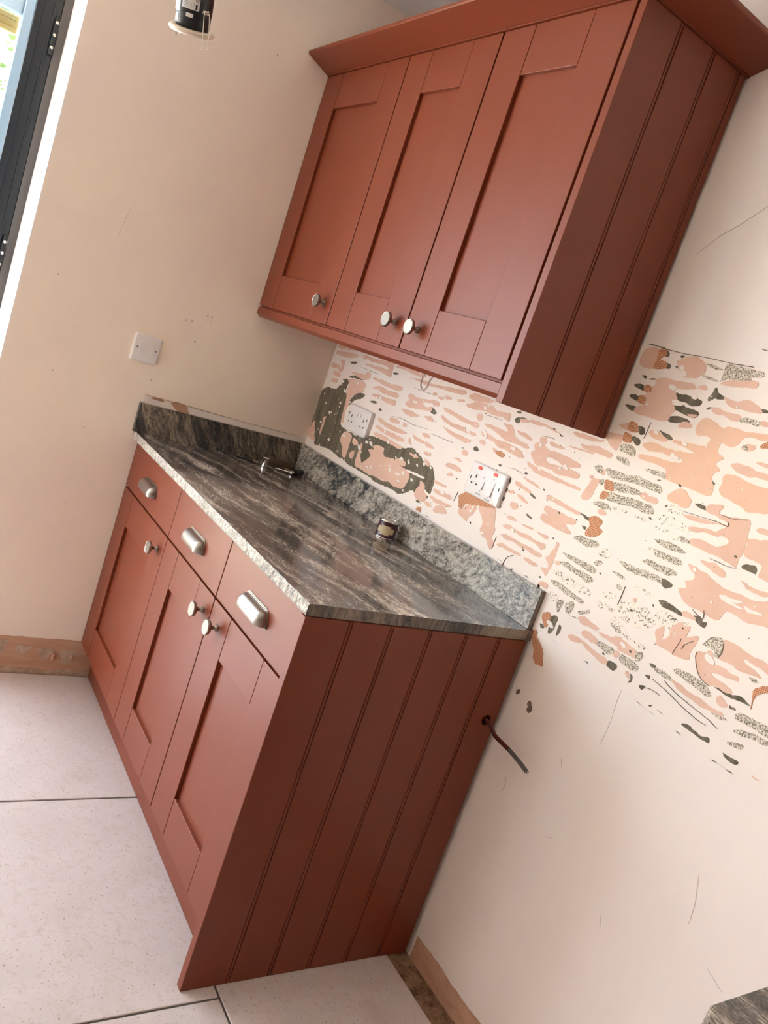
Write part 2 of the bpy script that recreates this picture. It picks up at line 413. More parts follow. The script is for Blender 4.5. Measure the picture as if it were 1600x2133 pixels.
def blob(name, pts, axis, h, mat, parent, jit=0.0013, step=0.005, base=0.0):
    """a thin ragged patch lying on a wall. pts in mm: (x,z) on the back wall or (y,z) on the left wall"""
    P2 = [(a/1000, b/1000, 0) for a, b in pts]
    seg = lambda p, q: max(2, min(14, int((q-p).length/step)))
    sp = spline(P2, seg, closed=True); out = []
    for p in sp:
        d = noise.noise_vector(Vector((p.x*95, p.y*95, 0.7)))*jit*1.6 + noise.noise_vector(Vector((p.x*330, p.y*330, 4.1)))*jit*0.7
        out.append((p.x+d.x, p.y+d.y))
    bm = bmesh.new(); d = -base-h if axis == 'y' else base+h
    mk = (lambda q, dd: (q[0], dd, q[1])) if axis == 'y' else (lambda q, dd: (dd, q[0], q[1]))
    vs, es, fs, *_ = delaunay_2d_cdt([Vector(q) for q in out], [], [list(range(len(out)))], 1, 1e-6)
    A = [bm.verts.new(mk(q, d)) for q in vs]; cnt = {}
    for f in fs:
        bm.faces.new([A[i] for i in f])
        for i, j in zip(f, list(f[1:])+[f[0]]): cnt[frozenset((i, j))] = cnt.get(frozenset((i, j)), 0)+1
    B = {}
    for e, n_ in cnt.items():
        if n_ == 1:
            i, j = tuple(e)
            for q in (i, j):
                if q not in B: B[q] = bm.verts.new(mk(vs[q], 0.0))
            bm.faces.new((A[i], A[j], B[j], B[i]))
    for v_ in [v_ for v_ in bm.verts if not v_.link_faces]: bm.verts.remove(v_)
    return link(name, bm, mat, parent)

# adhesive dabs where the skirting sat
for y, z, ry, rz_ in ((-0.842, 0.100, 17, 24), (-0.775, 0.090, 26, 16), (-0.700, 0.082, 26, 20), (-0.625, 0.075, 28, 26)):
    pts = [(y*1000 + ry*math.cos(t)*(1+0.2*math.sin(3*t)), z*1000 + rz_*math.sin(t) + 6*math.cos(2*t)) for t in [2*PI*k/12 for k in range(12)]]
    blob('adhesive_dab', pts, 'x', 0.0055, M_DAB, wall_left, 0.0022)
for y, z, s in ((-0.672, 0.066, 10), (-0.612, 0.070, 8)):
    bm = bmesh.new(); bmesh.ops.create_icosphere(bm, subdivisions=2, radius=s/1000, matrix=Matrix.Translation((0.006, y, z)) @ Matrix.Diagonal((0.9, 0.7, 1.3, 1)))
    for v in bm.verts: v.co += noise.noise_vector(v.co*160)*0.003
    link('plaster_lump', bm, M_BARE, wall_left)

# ------------------------------------------------------------------ the stripped zone on the back wall
bm = bmesh.new(); out = []
N = 340
for i in range(N+1):                        # top edge: ruled line at tile height
    x = 0.002 + 2.9*i/N; out.append((x, 1.589 + 0.0008*noise.noise(Vector((x*40, 0, 0)))))
for i in range(N+1):                        # bottom edge: rough, dropping to the right of the worktop
    x = 2.902 - 2.9*i/N
    zb = 0.999 if x < 1.33 else 0.905 - 0.02*min(1, max(0, (x-1.5)/0.4))
    out.append((x, zb + 0.006*noise.noise(Vector((x*18, 5, 0))) + 0.003*noise.noise(Vector((x*90, 5, 0)))))
prism(bm, out, 'y', -0.0012, -0.0004)
bmesh.ops.triangulate(bm, faces=[f for f in bm.faces if len(f.verts) > 4])
link('adhesive_skim', bm, M_SKIM, wall_back)

KIND = {'P': ('bare_plaster_patch', M_PINK, 0.0006), 'O': ('bare_plaster_patch', M_ORNG, 0.0006),
        'G': ('grey_adhesive_patch', M_GREY, 0.0004), 'S': ('speckled_adhesive_patch', M_SPEC, 0.0009),
        'R': ('scattered_adhesive_patch', M_SPRS, 0.0005), 'T': ('scrim_tape_patch', M_TAPE, 0.0011),
        'C': ('skim_island', M_SKIM, 0.0013)}
PATCH = """G 121,1264 141,1261 117,1242 107,1229 76,1219 44,1221 23,1212 4,1200 1,1181 -2,1151 3,1116 4,1086 39,1065 73,1012 103,1015 162,1020 199,1021 247,1017 299,1015 309,1021 322,1011 399,1010 477,1011 517,1007 565,1009 622,1012 667,1013 685,1020 702,1028 720,1043 744,1039 758,1059 775,1064 808,1060 812,1088 807,1104 780,1131 744,1132 699,1146 661,1155 607,1143 555,1135 494,1136 434,1133 393,1127 382,1114 277,1109 223,1115 205,1125 199,1165 188,1208 167,1238 170,1267 140,1268
G 160,1282 196,1291 238,1290 261,1287 228,1285 181,1281
G 219,1194 217,1208 246,1238 294,1247 291,1231 248,1214 226,1194
G -8,1050 -8,1080 4,1108 13,1074
G 343,1232 365,1239 385,1237 379,1232 352,1229
G 137,1330 179,1337 179,1331 152,1325
G 410,1223 426,1223 423,1217 412,1217
G 423,1346 454,1349 446,1343 426,1341
P 19,1369 78,1380 148,1383 168,1380 122,1369 60,1363 23,1363
P 25,1349 80,1356 156,1361 174,1355 139,1344 92,1339 25,1338
P 65,1324 97,1326 105,1292 87,1285 64,1292 20,1289 14,1304 53,1307 78,1315
P 50,1280 90,1282 100,1267 76,1264 50,1268
P 46,1252 88,1257 90,1243 57,1242
P 234,1367 293,1368 349,1371 406,1377 413,1357 417,1332 400,1329 341,1334 268,1337 233,1339 257,1343 332,1348 382,1348 384,1355 338,1358 289,1355 247,1358
P 210,1363 233,1369 243,1359 223,1354
P 429,1370 472,1376 524,1375 575,1373 604,1369 571,1361 526,1363 467,1366 426,1364
P 181,1303 228,1305 260,1308 260,1318 290,1318 297,1302 278,1292 238,1290 195,1292 172,1295
P 166,1273 242,1284 287,1277 283,1263 279,1248 240,1236 215,1211 221,1191 209,1168 221,1129 203,1128 196,1165 193,1195 187,1215 174,1240 181,1255
P 318,1310 368,1312 420,1309 476,1314 497,1314 501,1302 475,1297 428,1296 384,1297 350,1301 316,1303
P 337,1282 376,1290 428,1287 479,1291 494,1285 491,1277 455,1273 406,1272 366,1277 335,1275
P 345,1259 374,1264 424,1263 476,1267 491,1262 490,1251 458,1249 414,1250 369,1251 342,1254
P 546,1303 569,1303 592,1300 643,1305 686,1312 708,1308 709,1298 681,1293 685,1279 637,1271 586,1265 554,1264 542,1274 558,1284 546,1290
C 579,1287 600,1288 607,1285 585,1282
C 634,1293 673,1299 687,1293 656,1284 639,1287
G 680,1287 696,1286 713,1279 702,1272 683,1274
P 531,1250 581,1257 622,1253 638,1253 601,1241 562,1241
P 488,1211 521,1216 548,1210 541,1203 513,1200 491,1202
P 568,1215 585,1214 588,1204 570,1203
P 425,1196 476,1192 530,1193 583,1191 601,1189 583,1181 540,1177 485,1178 432,1184
P 427,1173 473,1169 533,1170 585,1170 604,1165 582,1156 530,1155 473,1159 427,1164
P 437,1148 486,1150 529,1148 577,1146 607,1143 590,1135 549,1135 494,1136 431,1138
P 446,1105 471,1115 509,1114 521,1095 556,1096 583,1100 617,1092 659,1088 683,1084 689,1067 683,1041 668,1030 625,1025 594,1028 558,1020 520,1021 473,1016 421,1017 380,1018 372,1039 372,1070 374,1097 383,1093 391,1062 413,1038 426,1048 449,1072 427,1085 447,1094 460,1094
P 588,1102 617,1110 647,1107 648,1096 617,1092
P 237,1084 251,1105 279,1106 305,1099 305,1068 307,1045 301,1022 280,1027 265,1054 243,1065
P 318,1099 349,1094 356,1084 332,1079 317,1085
P 322,1042 344,1062 353,1047 344,1031
P 20,1086 41,1062 55,1037 70,1022 25,1021 2,1030 -4,1051
P 75,1111 93,1119 94,1083 91,1049 81,1058 81,1091
P 637,1193 666,1191 699,1188 701,1181 667,1181 645,1184
P 704,1189 745,1188 753,1180 721,1177
P 622,1182 625,1168 646,1161 631,1176
P 649,1139 691,1141 701,1137 675,1132
P 715,1162 749,1166 753,1158 726,1153
P 733,1141 760,1140 762,1128 737,1130
P 680,1210 705,1213 724,1206 706,1202 682,1203
P 662,1258 690,1263 709,1256 703,1250 671,1251
P 836,1161 866,1166 900,1164 900,1156 868,1154 836,1153
P 856,1136 876,1142 881,1134 857,1130
P 736,1303 781,1301 821,1297 860,1294 899,1297 914,1292 907,1282 875,1284 829,1285 793,1289 752,1292
P 736,1278 756,1277 794,1271 837,1271 880,1268 911,1268 909,1260 880,1260 843,1260 796,1260 753,1267
P 762,1251 778,1250 813,1247 851,1247 879,1246 899,1247 900,1238 878,1233 858,1235 825,1236 788,1241
P 509,1344 541,1348 580,1346 618,1345 645,1345 694,1349 752,1350 806,1354 813,1363 803,1368 782,1365 736,1361 689,1357 635,1353 607,1355 560,1353
P 722,1335 751,1335 759,1330 733,1325
P 664,1331 683,1333 682,1326 668,1324
P 693,1325 721,1329 720,1321 699,1319
P 784,1337 814,1342 815,1335 787,1332
C 395,1109 410,1112 412,1104 398,1102
C 663,1090 694,1093 736,1094 763,1093 750,1088 703,1087 671,1086
C 696,1072 713,1072 705,1063
C 575,1067 588,1069 586,1063
C 612,1064 643,1068 643,1064 617,1060
P 829,1358 853,1369 892,1369 927,1367 938,1363 901,1353 859,1349 834,1351
P 831,1332 862,1345 902,1351 940,1351 965,1345 989,1347 1017,1350 1023,1335 1019,1329 992,1333 953,1330 913,1333 881,1328 841,1327
P 894,1320 911,1322 916,1309 907,1302 892,1308
P 936,1303 959,1305 992,1304 1025,1303 1030,1308 1004,1319 1030,1323 1048,1316 1062,1301 1085,1294 1113,1292 1124,1286 1119,1281 1091,1283 1057,1282 1034,1281 1001,1288 969,1294 940,1297
P 933,1282 960,1281 988,1275 1016,1276 1044,1277 1076,1276 1106,1269 1119,1260 1114,1256 1084,1254 1050,1259 1018,1258 989,1266 955,1267 936,1273
P 1062,1314 1080,1317 1104,1315 1124,1309 1123,1304 1102,1305 1077,1308
P 937,1257 960,1258 962,1248 942,1248
P 998,1251 1015,1249 1026,1244 1011,1241
T 1014,1244 1031,1250 1051,1246 1046,1238 1030,1237
P 880,1209 893,1215 909,1211 905,1202 889,1201
G 923,1232 931,1237 945,1232 943,1225 927,1225
P 1120,1196 1139,1197 1171,1192 1188,1188 1183,1184 1152,1186 1129,1187
G 1184,1185 1200,1184 1211,1179 1205,1178 1189,1180
P 1137,1213 1167,1214 1194,1211 1214,1206 1200,1205 1170,1208
P 1144,1168 1162,1169 1188,1161 1187,1157 1164,1159
P 1134,1144 1156,1146 1164,1139 1153,1130 1136,1134
P 1108,1169 1126,1172 1133,1167 1116,1162
P 1149,1320 1168,1324 1179,1317 1174,1306 1195,1299 1222,1302 1246,1301 1277,1298 1305,1295 1306,1288 1280,1280 1258,1278 1229,1282 1204,1283 1192,1279 1207,1271 1237,1272 1257,1273 1265,1278 1292,1276 1309,1275 1316,1267 1304,1259 1276,1257 1250,1254 1218,1257 1191,1256 1174,1254 1156,1261 1138,1276 1149,1286 1140,1296 1143,1305 1155,1308
P 1142,1253 1162,1250 1176,1249 1201,1249 1234,1247 1266,1245 1298,1245 1324,1245 1335,1240 1315,1238 1280,1237 1247,1236 1212,1235 1180,1235 1156,1241 1141,1246
P 1188,1319 1208,1320 1237,1317 1238,1312 1214,1311 1194,1311
P 1058,1345 1077,1350 1092,1350 1093,1344 1068,1339
P 1095,1352 1119,1354 1145,1354 1167,1352 1194,1348 1209,1345 1189,1344 1159,1348 1120,1345 1099,1346
G 1041,1336 1042,1344 1062,1350 1080,1352 1061,1345 1061,1337 1052,1333
G 1036,1361 1051,1363 1053,1358 1042,1357
G 1170,1349 1184,1353 1189,1347 1174,1345
G 1206,1344 1222,1343 1215,1340
G 1141,1225 1148,1228 1154,1224 1146,1221
G 1196,1134 1210,1135 1221,1131 1219,1128 1206,1129
G 1039,1218 1053,1219 1048,1213 1043,1215
P 1250,1362 1272,1363 1297,1363 1328,1363 1346,1364 1339,1359 1315,1354 1290,1353 1261,1352 1249,1356
P 1282,1338 1308,1342 1333,1347 1361,1346 1380,1344 1385,1339 1378,1331 1359,1332 1338,1332 1323,1330 1301,1331
G 1377,1344 1384,1342 1384,1336
P 1249,1326 1271,1328 1302,1329 1327,1329 1326,1326 1298,1325 1266,1324
P 1353,1274 1371,1281 1376,1277 1373,1264 1372,1248 1368,1233 1354,1223 1342,1229 1346,1246 1350,1262
P 1342,1280 1354,1281 1355,1275 1347,1273
T 1393,1284 1409,1287 1421,1275 1421,1268 1397,1265
T 1396,1260 1414,1259 1410,1244 1394,1241
S 1373,1282 1388,1284 1389,1274 1380,1269
T 1390,1196 1406,1202 1425,1199 1427,1189 1422,1182 1436,1178 1432,1168 1417,1157 1394,1153 1392,1164 1398,1176 1389,1187
G 1354,1195 1374,1193 1387,1193 1388,1184 1370,1189
G 1376,1170 1389,1170 1387,1162
P 1244,1199 1270,1200 1301,1198 1334,1195 1357,1194 1357,1187 1327,1186 1293,1188 1265,1189 1246,1189
G 1241,1196 1248,1201 1249,1190 1247,1185
P 1249,1174 1272,1176 1303,1175 1327,1174 1353,1173 1354,1164 1330,1156 1337,1149 1352,1145 1350,1137 1321,1135 1290,1136 1259,1137 1247,1140 1250,1154 1265,1157 1248,1163
P 1401,1216 1413,1222 1427,1218 1422,1210 1408,1209
S 1384,1229 1400,1236 1424,1235 1434,1232 1429,1226 1404,1222 1385,1224
G 1095,1200 1103,1199 1106,1187 1101,1185
G 1096,1171 1107,1172 1105,1161 1099,1158
G 1094,1149 1107,1148 1106,1139 1098,1136
G 1097,1122 1108,1121 1098,1117
T 935,1096 961,1113 969,1085 961,1069 947,1069 939,1086
T 961,1113 1017,1115 1084,1114 1065,1105 1027,1097 1001,1091 969,1085
P 953,1066 976,1080 1002,1097 1019,1089 1013,1070 1002,1058 998,1043 978,1047 958,1051
P 1026,1099 1055,1107 1085,1112 1097,1097 1105,1074 1115,1059 1114,1040 1130,1025 1122,1011 1106,1018 1096,1028 1074,1030 1060,1041 1062,1058 1049,1075 1030,1085
P 833,1158 859,1163 891,1163 907,1159 901,1154 869,1153 842,1151
P 854,1136 871,1142 882,1136 859,1130
P 856,1183 881,1188 894,1182 877,1180
P 808,1101 837,1103 866,1102 869,1098 837,1095 810,1095
P 818,1078 855,1081 896,1084 910,1080 903,1073 866,1071 828,1070
P 811,1055 850,1057 892,1059 916,1059 911,1052 880,1048 837,1046
P 750,1080 775,1073 780,1057 799,1051 795,1032 778,1027 751,1027 739,1038 740,1053 750,1062
P 847,1029 863,1044 895,1046 908,1033 880,1024 853,1020
P 796,1031 819,1035 837,1029 815,1024
T 769,994 778,1009 793,1011 798,998 794,992
G 787,1045 804,1051 807,1045 793,1039
G 757,1022 772,1028 779,1021 765,1018
P 1139,1108 1155,1113 1172,1110 1171,1105 1153,1103 1140,1103
P 1136,1082 1156,1091 1173,1088 1204,1087 1227,1091 1251,1087 1274,1090 1291,1090 1296,1082 1285,1075 1265,1080 1240,1081 1211,1079 1181,1081 1152,1078
P 1138,1058 1159,1066 1182,1065 1212,1065 1238,1065 1262,1066 1284,1065 1296,1062 1289,1056 1266,1053 1243,1056 1210,1055 1186,1057 1158,1054
P 1138,1032 1157,1041 1181,1040 1211,1041 1230,1039 1228,1034 1201,1031 1166,1031 1145,1028
P 1242,1037 1262,1040 1291,1039 1294,1033 1275,1030 1253,1031
P 1322,1108 1331,1110 1334,1095 1335,1075 1335,1059 1332,1040 1330,1025 1321,1028 1306,1037 1324,1042 1323,1051 1307,1064 1317,1073 1320,1087 1325,1096
P 1196,1108 1213,1110 1234,1111 1236,1108 1216,1104
P 1253,1109 1273,1110 1291,1110 1291,1103 1274,1103
S 1366,1138 1382,1147 1403,1148 1434,1152 1441,1146 1431,1136 1409,1131 1383,1133 1367,1134
S 1351,1092 1374,1096 1402,1097 1432,1098 1457,1097 1461,1092 1455,1083 1431,1084 1402,1086 1372,1088
S 1355,1072 1377,1078 1404,1075 1423,1076 1447,1077 1463,1072 1455,1060 1434,1061 1401,1064 1371,1066 1356,1066
P 1341,1067 1353,1072 1357,1064 1345,1062
S 1349,1021 1365,1028 1395,1026 1426,1023 1452,1021 1462,1017 1456,1012 1428,1012 1393,1013 1362,1016
R 1340,1044 1356,1050 1382,1052 1416,1047 1420,1034 1391,1034 1355,1035
P 1318,1002 1330,1011 1346,1007 1348,998 1333,994 1319,995
R 1355,996 1384,999 1386,983 1371,979
G 1390,951 1410,956 1411,942 1411,925 1404,912 1397,913 1393,933
G 1421,942 1429,941 1430,932 1424,915 1420,932
T 1364,944 1381,955 1388,948 1390,927 1384,919 1369,931
G 1366,920 1380,920 1383,914 1373,911
S 1416,993 1435,1006 1441,994 1433,974 1422,979
S 1456,994 1471,1001 1482,1009 1487,1004 1474,995 1460,988
S 1390,988 1407,998 1408,984 1405,966 1396,971
R 1488,1032 1507,1039 1532,1037 1549,1036 1531,1027 1506,1025
R 1499,1056 1512,1064 1534,1065 1533,1055 1510,1050
R 1421,1044 1442,1051 1470,1043 1455,1031 1433,1033
S 1447,1110 1464,1118 1467,1111 1454,1103
G 1454,1142 1460,1144 1460,1131 1455,1130
R 1445,1138 1475,1148 1478,1129 1450,1127
P 1360,1579 1375,1587 1395,1585 1400,1560 1400,1543 1380,1540 1363,1543 1356,1554 1357,1570
T 1398,1586 1415,1588 1423,1577 1408,1566 1428,1561 1434,1550 1400,1544 1400,1560
G 1419,1586 1427,1582 1428,1573 1420,1573
G 1428,1561 1440,1559 1443,1551 1432,1549
P 1453,1568 1464,1577 1480,1584 1499,1585 1514,1579 1526,1569 1527,1557 1518,1547 1501,1541 1481,1542 1469,1552 1459,1558
G 1455,1580 1466,1582 1459,1577
G 1453,1557 1459,1558 1461,1552
G 1377,1524 1391,1525 1390,1519 1384,1520
G 1400,1521 1413,1523 1419,1522 1407,1519
S 1570,1583 1596,1584 1629,1584 1652,1583 1656,1578 1653,1572 1631,1569 1633,1562 1583,1556 1571,1547 1570,1565
P 1592,1556 1618,1560 1644,1564 1652,1560 1649,1550 1627,1547 1598,1543 1573,1544
S 1525,1552 1538,1553 1566,1548 1561,1545 1534,1548
S 1523,1575 1543,1577 1566,1572 1554,1570 1534,1571
P 1418,1523 1441,1530 1466,1530 1491,1531 1513,1532 1523,1521 1510,1519 1475,1513 1478,1506 1490,1493 1477,1489 1486,1480 1496,1470 1490,1462 1487,1447 1464,1441 1434,1442 1397,1442 1395,1455 1414,1466 1412,1481 1402,1485 1420,1493 1411,1504 1422,1509
T 1397,1506 1412,1506 1418,1494 1398,1493
T 1393,1481 1410,1480 1414,1466 1395,1466
G 1366,1501 1382,1504 1396,1502 1396,1494 1377,1495
G 1365,1477 1379,1480 1391,1478 1390,1469 1375,1471
G 1365,1452 1380,1456 1395,1455 1396,1445 1379,1447
G 1480,1505 1498,1506 1522,1507 1542,1505 1551,1499 1545,1490 1531,1488 1510,1492 1492,1492
G 1486,1480 1505,1482 1529,1483 1548,1480 1553,1473 1547,1466 1530,1466 1511,1469 1495,1472
P 1526,1469 1543,1474 1550,1470 1538,1465
G 1490,1457 1510,1461 1528,1461 1541,1454 1516,1449 1508,1445 1488,1445
P 1520,1451 1541,1454 1551,1448 1539,1443 1518,1440
G 1566,1534 1571,1534 1576,1527 1593,1520 1591,1514 1573,1514 1562,1504 1559,1513 1564,1524
P 1524,1528 1543,1534 1549,1527 1539,1523
P 1591,1520 1612,1519 1627,1519 1643,1527 1662,1522 1679,1517 1681,1508 1663,1506 1640,1506 1618,1504 1604,1511
G 1680,1516 1691,1516 1694,1511 1682,1510
P 1574,1494 1588,1498 1605,1495 1625,1494 1644,1495 1646,1484 1627,1481 1609,1487 1590,1484
G 1565,1492 1575,1495 1570,1489
S 1650,1492 1671,1493 1688,1492 1687,1484 1664,1484 1646,1484
P 1687,1493 1708,1496 1712,1489 1693,1486
O 1560,1459 1570,1472 1589,1472 1610,1465 1618,1463 1629,1469 1648,1469 1664,1468 1687,1471 1718,1474 1722,1467 1705,1459 1680,1460 1665,1452 1664,1444 1654,1434 1639,1433 1627,1434 1626,1422 1629,1414 1638,1411 1645,1407 1638,1401 1634,1392 1646,1385 1646,1380 1637,1375 1638,1363 1647,1354 1652,1339 1645,1329 1627,1329 1602,1331 1579,1330 1554,1331 1535,1333 1529,1350 1502,1353 1473,1353 1455,1354 1450,1362 1470,1365 1498,1367 1526,1368 1556,1373 1555,1379 1531,1378 1499,1380 1475,1375 1455,1378 1451,1386 1462,1392 1482,1394 1514,1392 1547,1395 1577,1399 1568,1403 1543,1405 1519,1407 1526,1414 1552,1415 1580,1418 1597,1421 1599,1430 1602,1435 1589,1438 1566,1436 1559,1446
O 1453,1410 1461,1421 1474,1420 1487,1415 1505,1409 1503,1404 1484,1401 1465,1403
G 1476,1422 1495,1421 1517,1416 1515,1410 1499,1412
P 1332,1379 1389,1389 1391,1367 1392,1354 1378,1353 1357,1365
T 1393,1419 1408,1423 1423,1416 1424,1403 1396,1402 1396,1413
P 1370,1409 1392,1417 1395,1404 1378,1404
G 1423,1419 1438,1417 1444,1406 1436,1400 1427,1406
T 1394,1396 1413,1393 1419,1379 1396,1378
G 1415,1393 1434,1394 1443,1386 1439,1377 1424,1381
S 1397,1369 1413,1374 1435,1370 1442,1359 1436,1351 1409,1354 1397,1356
S 1398,1342 1416,1345 1434,1339 1435,1331 1415,1332 1397,1335
S 1481,1337 1498,1341 1519,1341 1532,1341 1535,1333 1510,1332 1483,1334
G 1635,1362 1645,1359 1650,1357 1644,1351 1638,1355
G 1519,1325 1528,1327 1527,1324 1521,1323
P 1670,1440 1681,1448 1698,1447 1696,1439 1686,1433 1673,1434
S 1671,1441 1679,1446 1687,1434 1675,1435
P 1665,1401 1675,1406 1696,1408 1718,1405 1751,1404 1755,1394 1728,1393 1709,1389 1687,1390 1672,1395
P 1712,1418 1720,1422 1742,1422 1745,1415 1723,1416
T 1722,1467 1728,1454 1710,1445 1708,1452
S 1346,1302 1365,1310 1375,1302 1369,1293
P 1369,1302 1379,1305 1383,1295 1374,1292
S 1381,1308 1408,1312 1437,1311 1472,1318 1505,1315 1531,1315 1541,1309 1539,1300 1513,1299 1478,1300 1447,1297 1412,1293 1393,1296
O 1660,1378 1671,1383 1690,1383 1713,1379 1735,1378 1763,1378 1779,1342 1735,1328 1725,1331 1703,1335 1679,1338 1661,1348 1663,1359 1660,1370
S 1401,1280 1431,1289 1464,1291 1488,1290 1493,1281 1463,1275 1432,1270 1414,1266
P 1490,1285 1502,1290 1517,1287 1534,1288 1542,1284 1538,1276 1514,1276 1497,1278
S 1410,1262 1443,1265 1475,1268 1507,1270 1537,1268 1542,1255 1522,1250 1489,1251 1452,1247 1413,1245
R 1382,1230 1413,1234 1445,1238 1476,1240 1475,1231 1446,1225 1413,1222 1381,1221
R 1501,1238 1525,1244 1532,1236 1516,1230
O 1558,1298 1564,1311 1577,1323 1594,1325 1602,1317 1615,1309 1615,1296 1605,1291 1593,1292 1573,1293
P 1654,1314 1686,1323 1683,1306 1724,1311 1743,1316 1750,1311 1756,1282 1760,1253 1756,1243 1760,1229 1754,1224 1725,1229 1687,1228 1652,1230 1645,1239 1667,1246 1701,1245 1725,1259 1719,1268 1693,1268 1697,1277 1712,1293 1687,1298 1654,1302
P 1609,1278 1626,1282 1659,1286 1688,1288 1712,1291 1709,1288 1685,1285 1653,1276 1626,1274
P 1631,1257 1646,1265 1668,1269 1699,1272 1699,1264 1671,1262 1649,1254
R 1559,1275 1566,1285 1594,1290 1607,1283 1606,1275 1584,1269 1567,1269
G 1587,1287 1596,1288 1596,1278 1590,1278
R 1555,1252 1563,1262 1586,1266 1617,1262 1637,1259 1637,1251 1619,1248 1589,1244 1564,1243
G 1582,1264 1589,1265 1589,1260 1583,1261
R 1559,1233 1580,1238 1611,1235 1626,1233 1625,1226 1593,1226 1564,1228
S 1621,1235 1629,1238 1644,1235 1647,1230 1630,1226
S 1568,1210 1591,1215 1619,1217 1648,1212 1639,1206 1614,1203 1586,1204
R 1551,1187 1577,1192 1597,1192 1594,1182 1561,1182
S 1577,1192 1612,1192 1640,1194 1651,1189 1646,1182 1620,1180 1588,1180
S 1560,1158 1579,1167 1609,1167 1638,1169 1650,1164 1643,1158 1621,1153 1588,1154
S 1509,1135 1527,1138 1561,1140 1596,1144 1621,1143 1622,1132 1602,1132 1565,1127 1530,1127
G 1621,1143 1636,1144 1648,1141 1648,1135 1636,1129 1624,1133
G 1624,1307 1641,1310 1653,1308 1654,1302 1638,1302
P 1663,1191 1678,1194 1693,1192 1707,1191 1718,1188 1742,1182 1765,1180 1785,1182 1805,1183 1824,1184 1848,1191 1865,1154 1849,1148 1824,1142 1794,1139 1773,1139 1770,1123 1755,1118 1737,1120 1719,1119 1696,1119 1680,1126 1664,1140 1678,1146 1677,1154 1671,1160 1686,1168 1687,1177
C 1751,1163 1771,1167 1798,1172 1792,1165 1772,1164
C 1803,1165 1823,1166 1842,1167 1835,1162 1812,1159
C 1777,1141 1792,1144 1814,1141 1798,1137
C 1676,1188 1684,1192 1685,1184
C 1750,1162 1760,1168 1783,1163 1805,1160 1794,1157 1767,1158
P 1685,1208 1705,1214 1723,1214 1743,1207 1746,1198 1731,1197 1711,1201 1694,1204
P 1777,1207 1795,1204 1815,1204 1841,1208 1843,1202 1815,1195 1794,1197
G 1768,1231 1777,1238 1795,1240 1798,1228 1784,1228 1774,1227
P 1756,1278 1765,1286 1780,1287 1803,1290 1831,1229 1813,1225 1804,1228 1804,1245 1790,1249 1767,1250 1760,1260 1761,1272
P 1765,1303 1772,1309 1794,1310 1798,1302 1777,1299
G 1717,1353 1727,1358 1732,1352 1729,1346 1720,1348
G 1634,1101 1649,1106 1675,1103 1693,1101 1695,1096 1671,1093 1646,1094
P 1693,1105 1711,1107 1724,1104 1722,1098 1697,1097
G 1718,1108 1733,1110 1740,1103 1750,1106 1748,1095 1734,1096 1724,1101
R 1639,1082 1661,1088 1694,1083 1715,1089 1704,1073 1678,1058 1646,1053
S 1499,1110 1522,1111 1538,1106 1534,1103 1516,1106
S 1524,1085 1532,1091 1542,1084 1537,1080
R 1569,1103 1593,1108 1620,1105 1618,1098 1601,1097 1576,1095
P 1576,1079 1584,1083 1588,1076 1580,1072
R 1547,1061 1603,1076 1643,1063 1636,1038 1589,1026 1554,1031
G 1623,1086 1627,1087 1628,1083
G 1591,1038 1594,1039 1596,1035
R 1543,1019 1569,1018 1582,1003 1561,1001
T 1350,890 1357,900 1368,899 1370,888 1393,877 1406,866 1412,852 1419,836 1406,834 1397,830 1385,843 1374,862 1360,875
P 1463,984 1480,989 1505,987 1524,985 1522,977 1499,975 1477,972
P 1528,978 1552,981 1567,984 1572,973 1556,972 1536,973
P 1487,960 1504,966 1523,964 1536,959 1538,951 1516,949 1490,952
S 1536,959 1552,963 1580,963 1582,955 1572,946 1551,949 1538,951
P 1454,932 1466,940 1493,942 1519,939 1543,937 1560,937 1576,934 1575,925 1557,922 1540,926 1518,929 1497,935 1474,926
G 1576,934 1601,939 1601,923 1579,925
P 1568,987 1585,993 1590,987 1586,973 1574,974
P 1591,991 1611,988 1630,987 1639,981 1634,969 1616,969 1593,966 1587,972
S 1633,982 1644,990 1651,981 1645,968 1637,969
P 1581,957 1591,964 1598,957 1592,948
S 1602,963 1623,964 1645,962 1652,955 1646,946 1624,946 1602,948
P 1626,937 1633,940 1639,933 1638,927 1627,930
G 1639,939 1647,935 1649,924 1641,918 1643,928
P 1655,1043 1667,1060 1674,1046 1674,1035 1666,1027
P 1684,1055 1684,1066 1699,1083 1711,1079 1722,1084 1722,1055 1718,1026 1706,1020 1688,1019 1667,1021 1666,1027 1682,1039 1686,1052
S 1547,1009 1559,1011 1579,1006 1578,998 1558,1001
R 1544,1024 1568,1020 1604,1002 1583,1001
R 1592,999 1617,1002 1653,1003 1644,994 1616,995
G 1422,744 1434,741 1435,732 1426,729
P 1711,1054 1745,1075 1746,1059 1742,1039 1746,1030 1738,1022 1709,1019 1710,1032 1714,1049
S 1769,1085 1787,1092 1797,1085 1801,1063 1790,1054 1787,1066 1771,1066 1758,1065 1763,1074
P 1755,1049 1770,1055 1777,1063 1785,1059 1793,1043 1809,1046 1829,1044 1847,1045 1852,1038 1836,1033 1814,1031 1799,1026 1810,1021 1823,1021 1845,1018 1850,1011 1836,1007 1816,1009 1804,1002 1784,1006 1772,1014 1761,1028 1753,1040
P 1795,1088 1799,1094 1821,1095 1843,1093 1863,1092 1894,1092 1901,1076 1873,1078 1843,1080 1850,1073 1874,1069 1889,1064 1881,1062 1862,1059 1843,1056 1822,1059 1800,1057 1800,1075
G 1813,1006 1824,1009 1836,1007 1851,1010 1867,1015 1889,1010 1873,1007 1852,1004 1831,1004
S 1727,997 1739,1002 1762,1002 1784,1002 1802,998 1817,988 1809,983 1793,984 1770,986 1741,988 1727,991
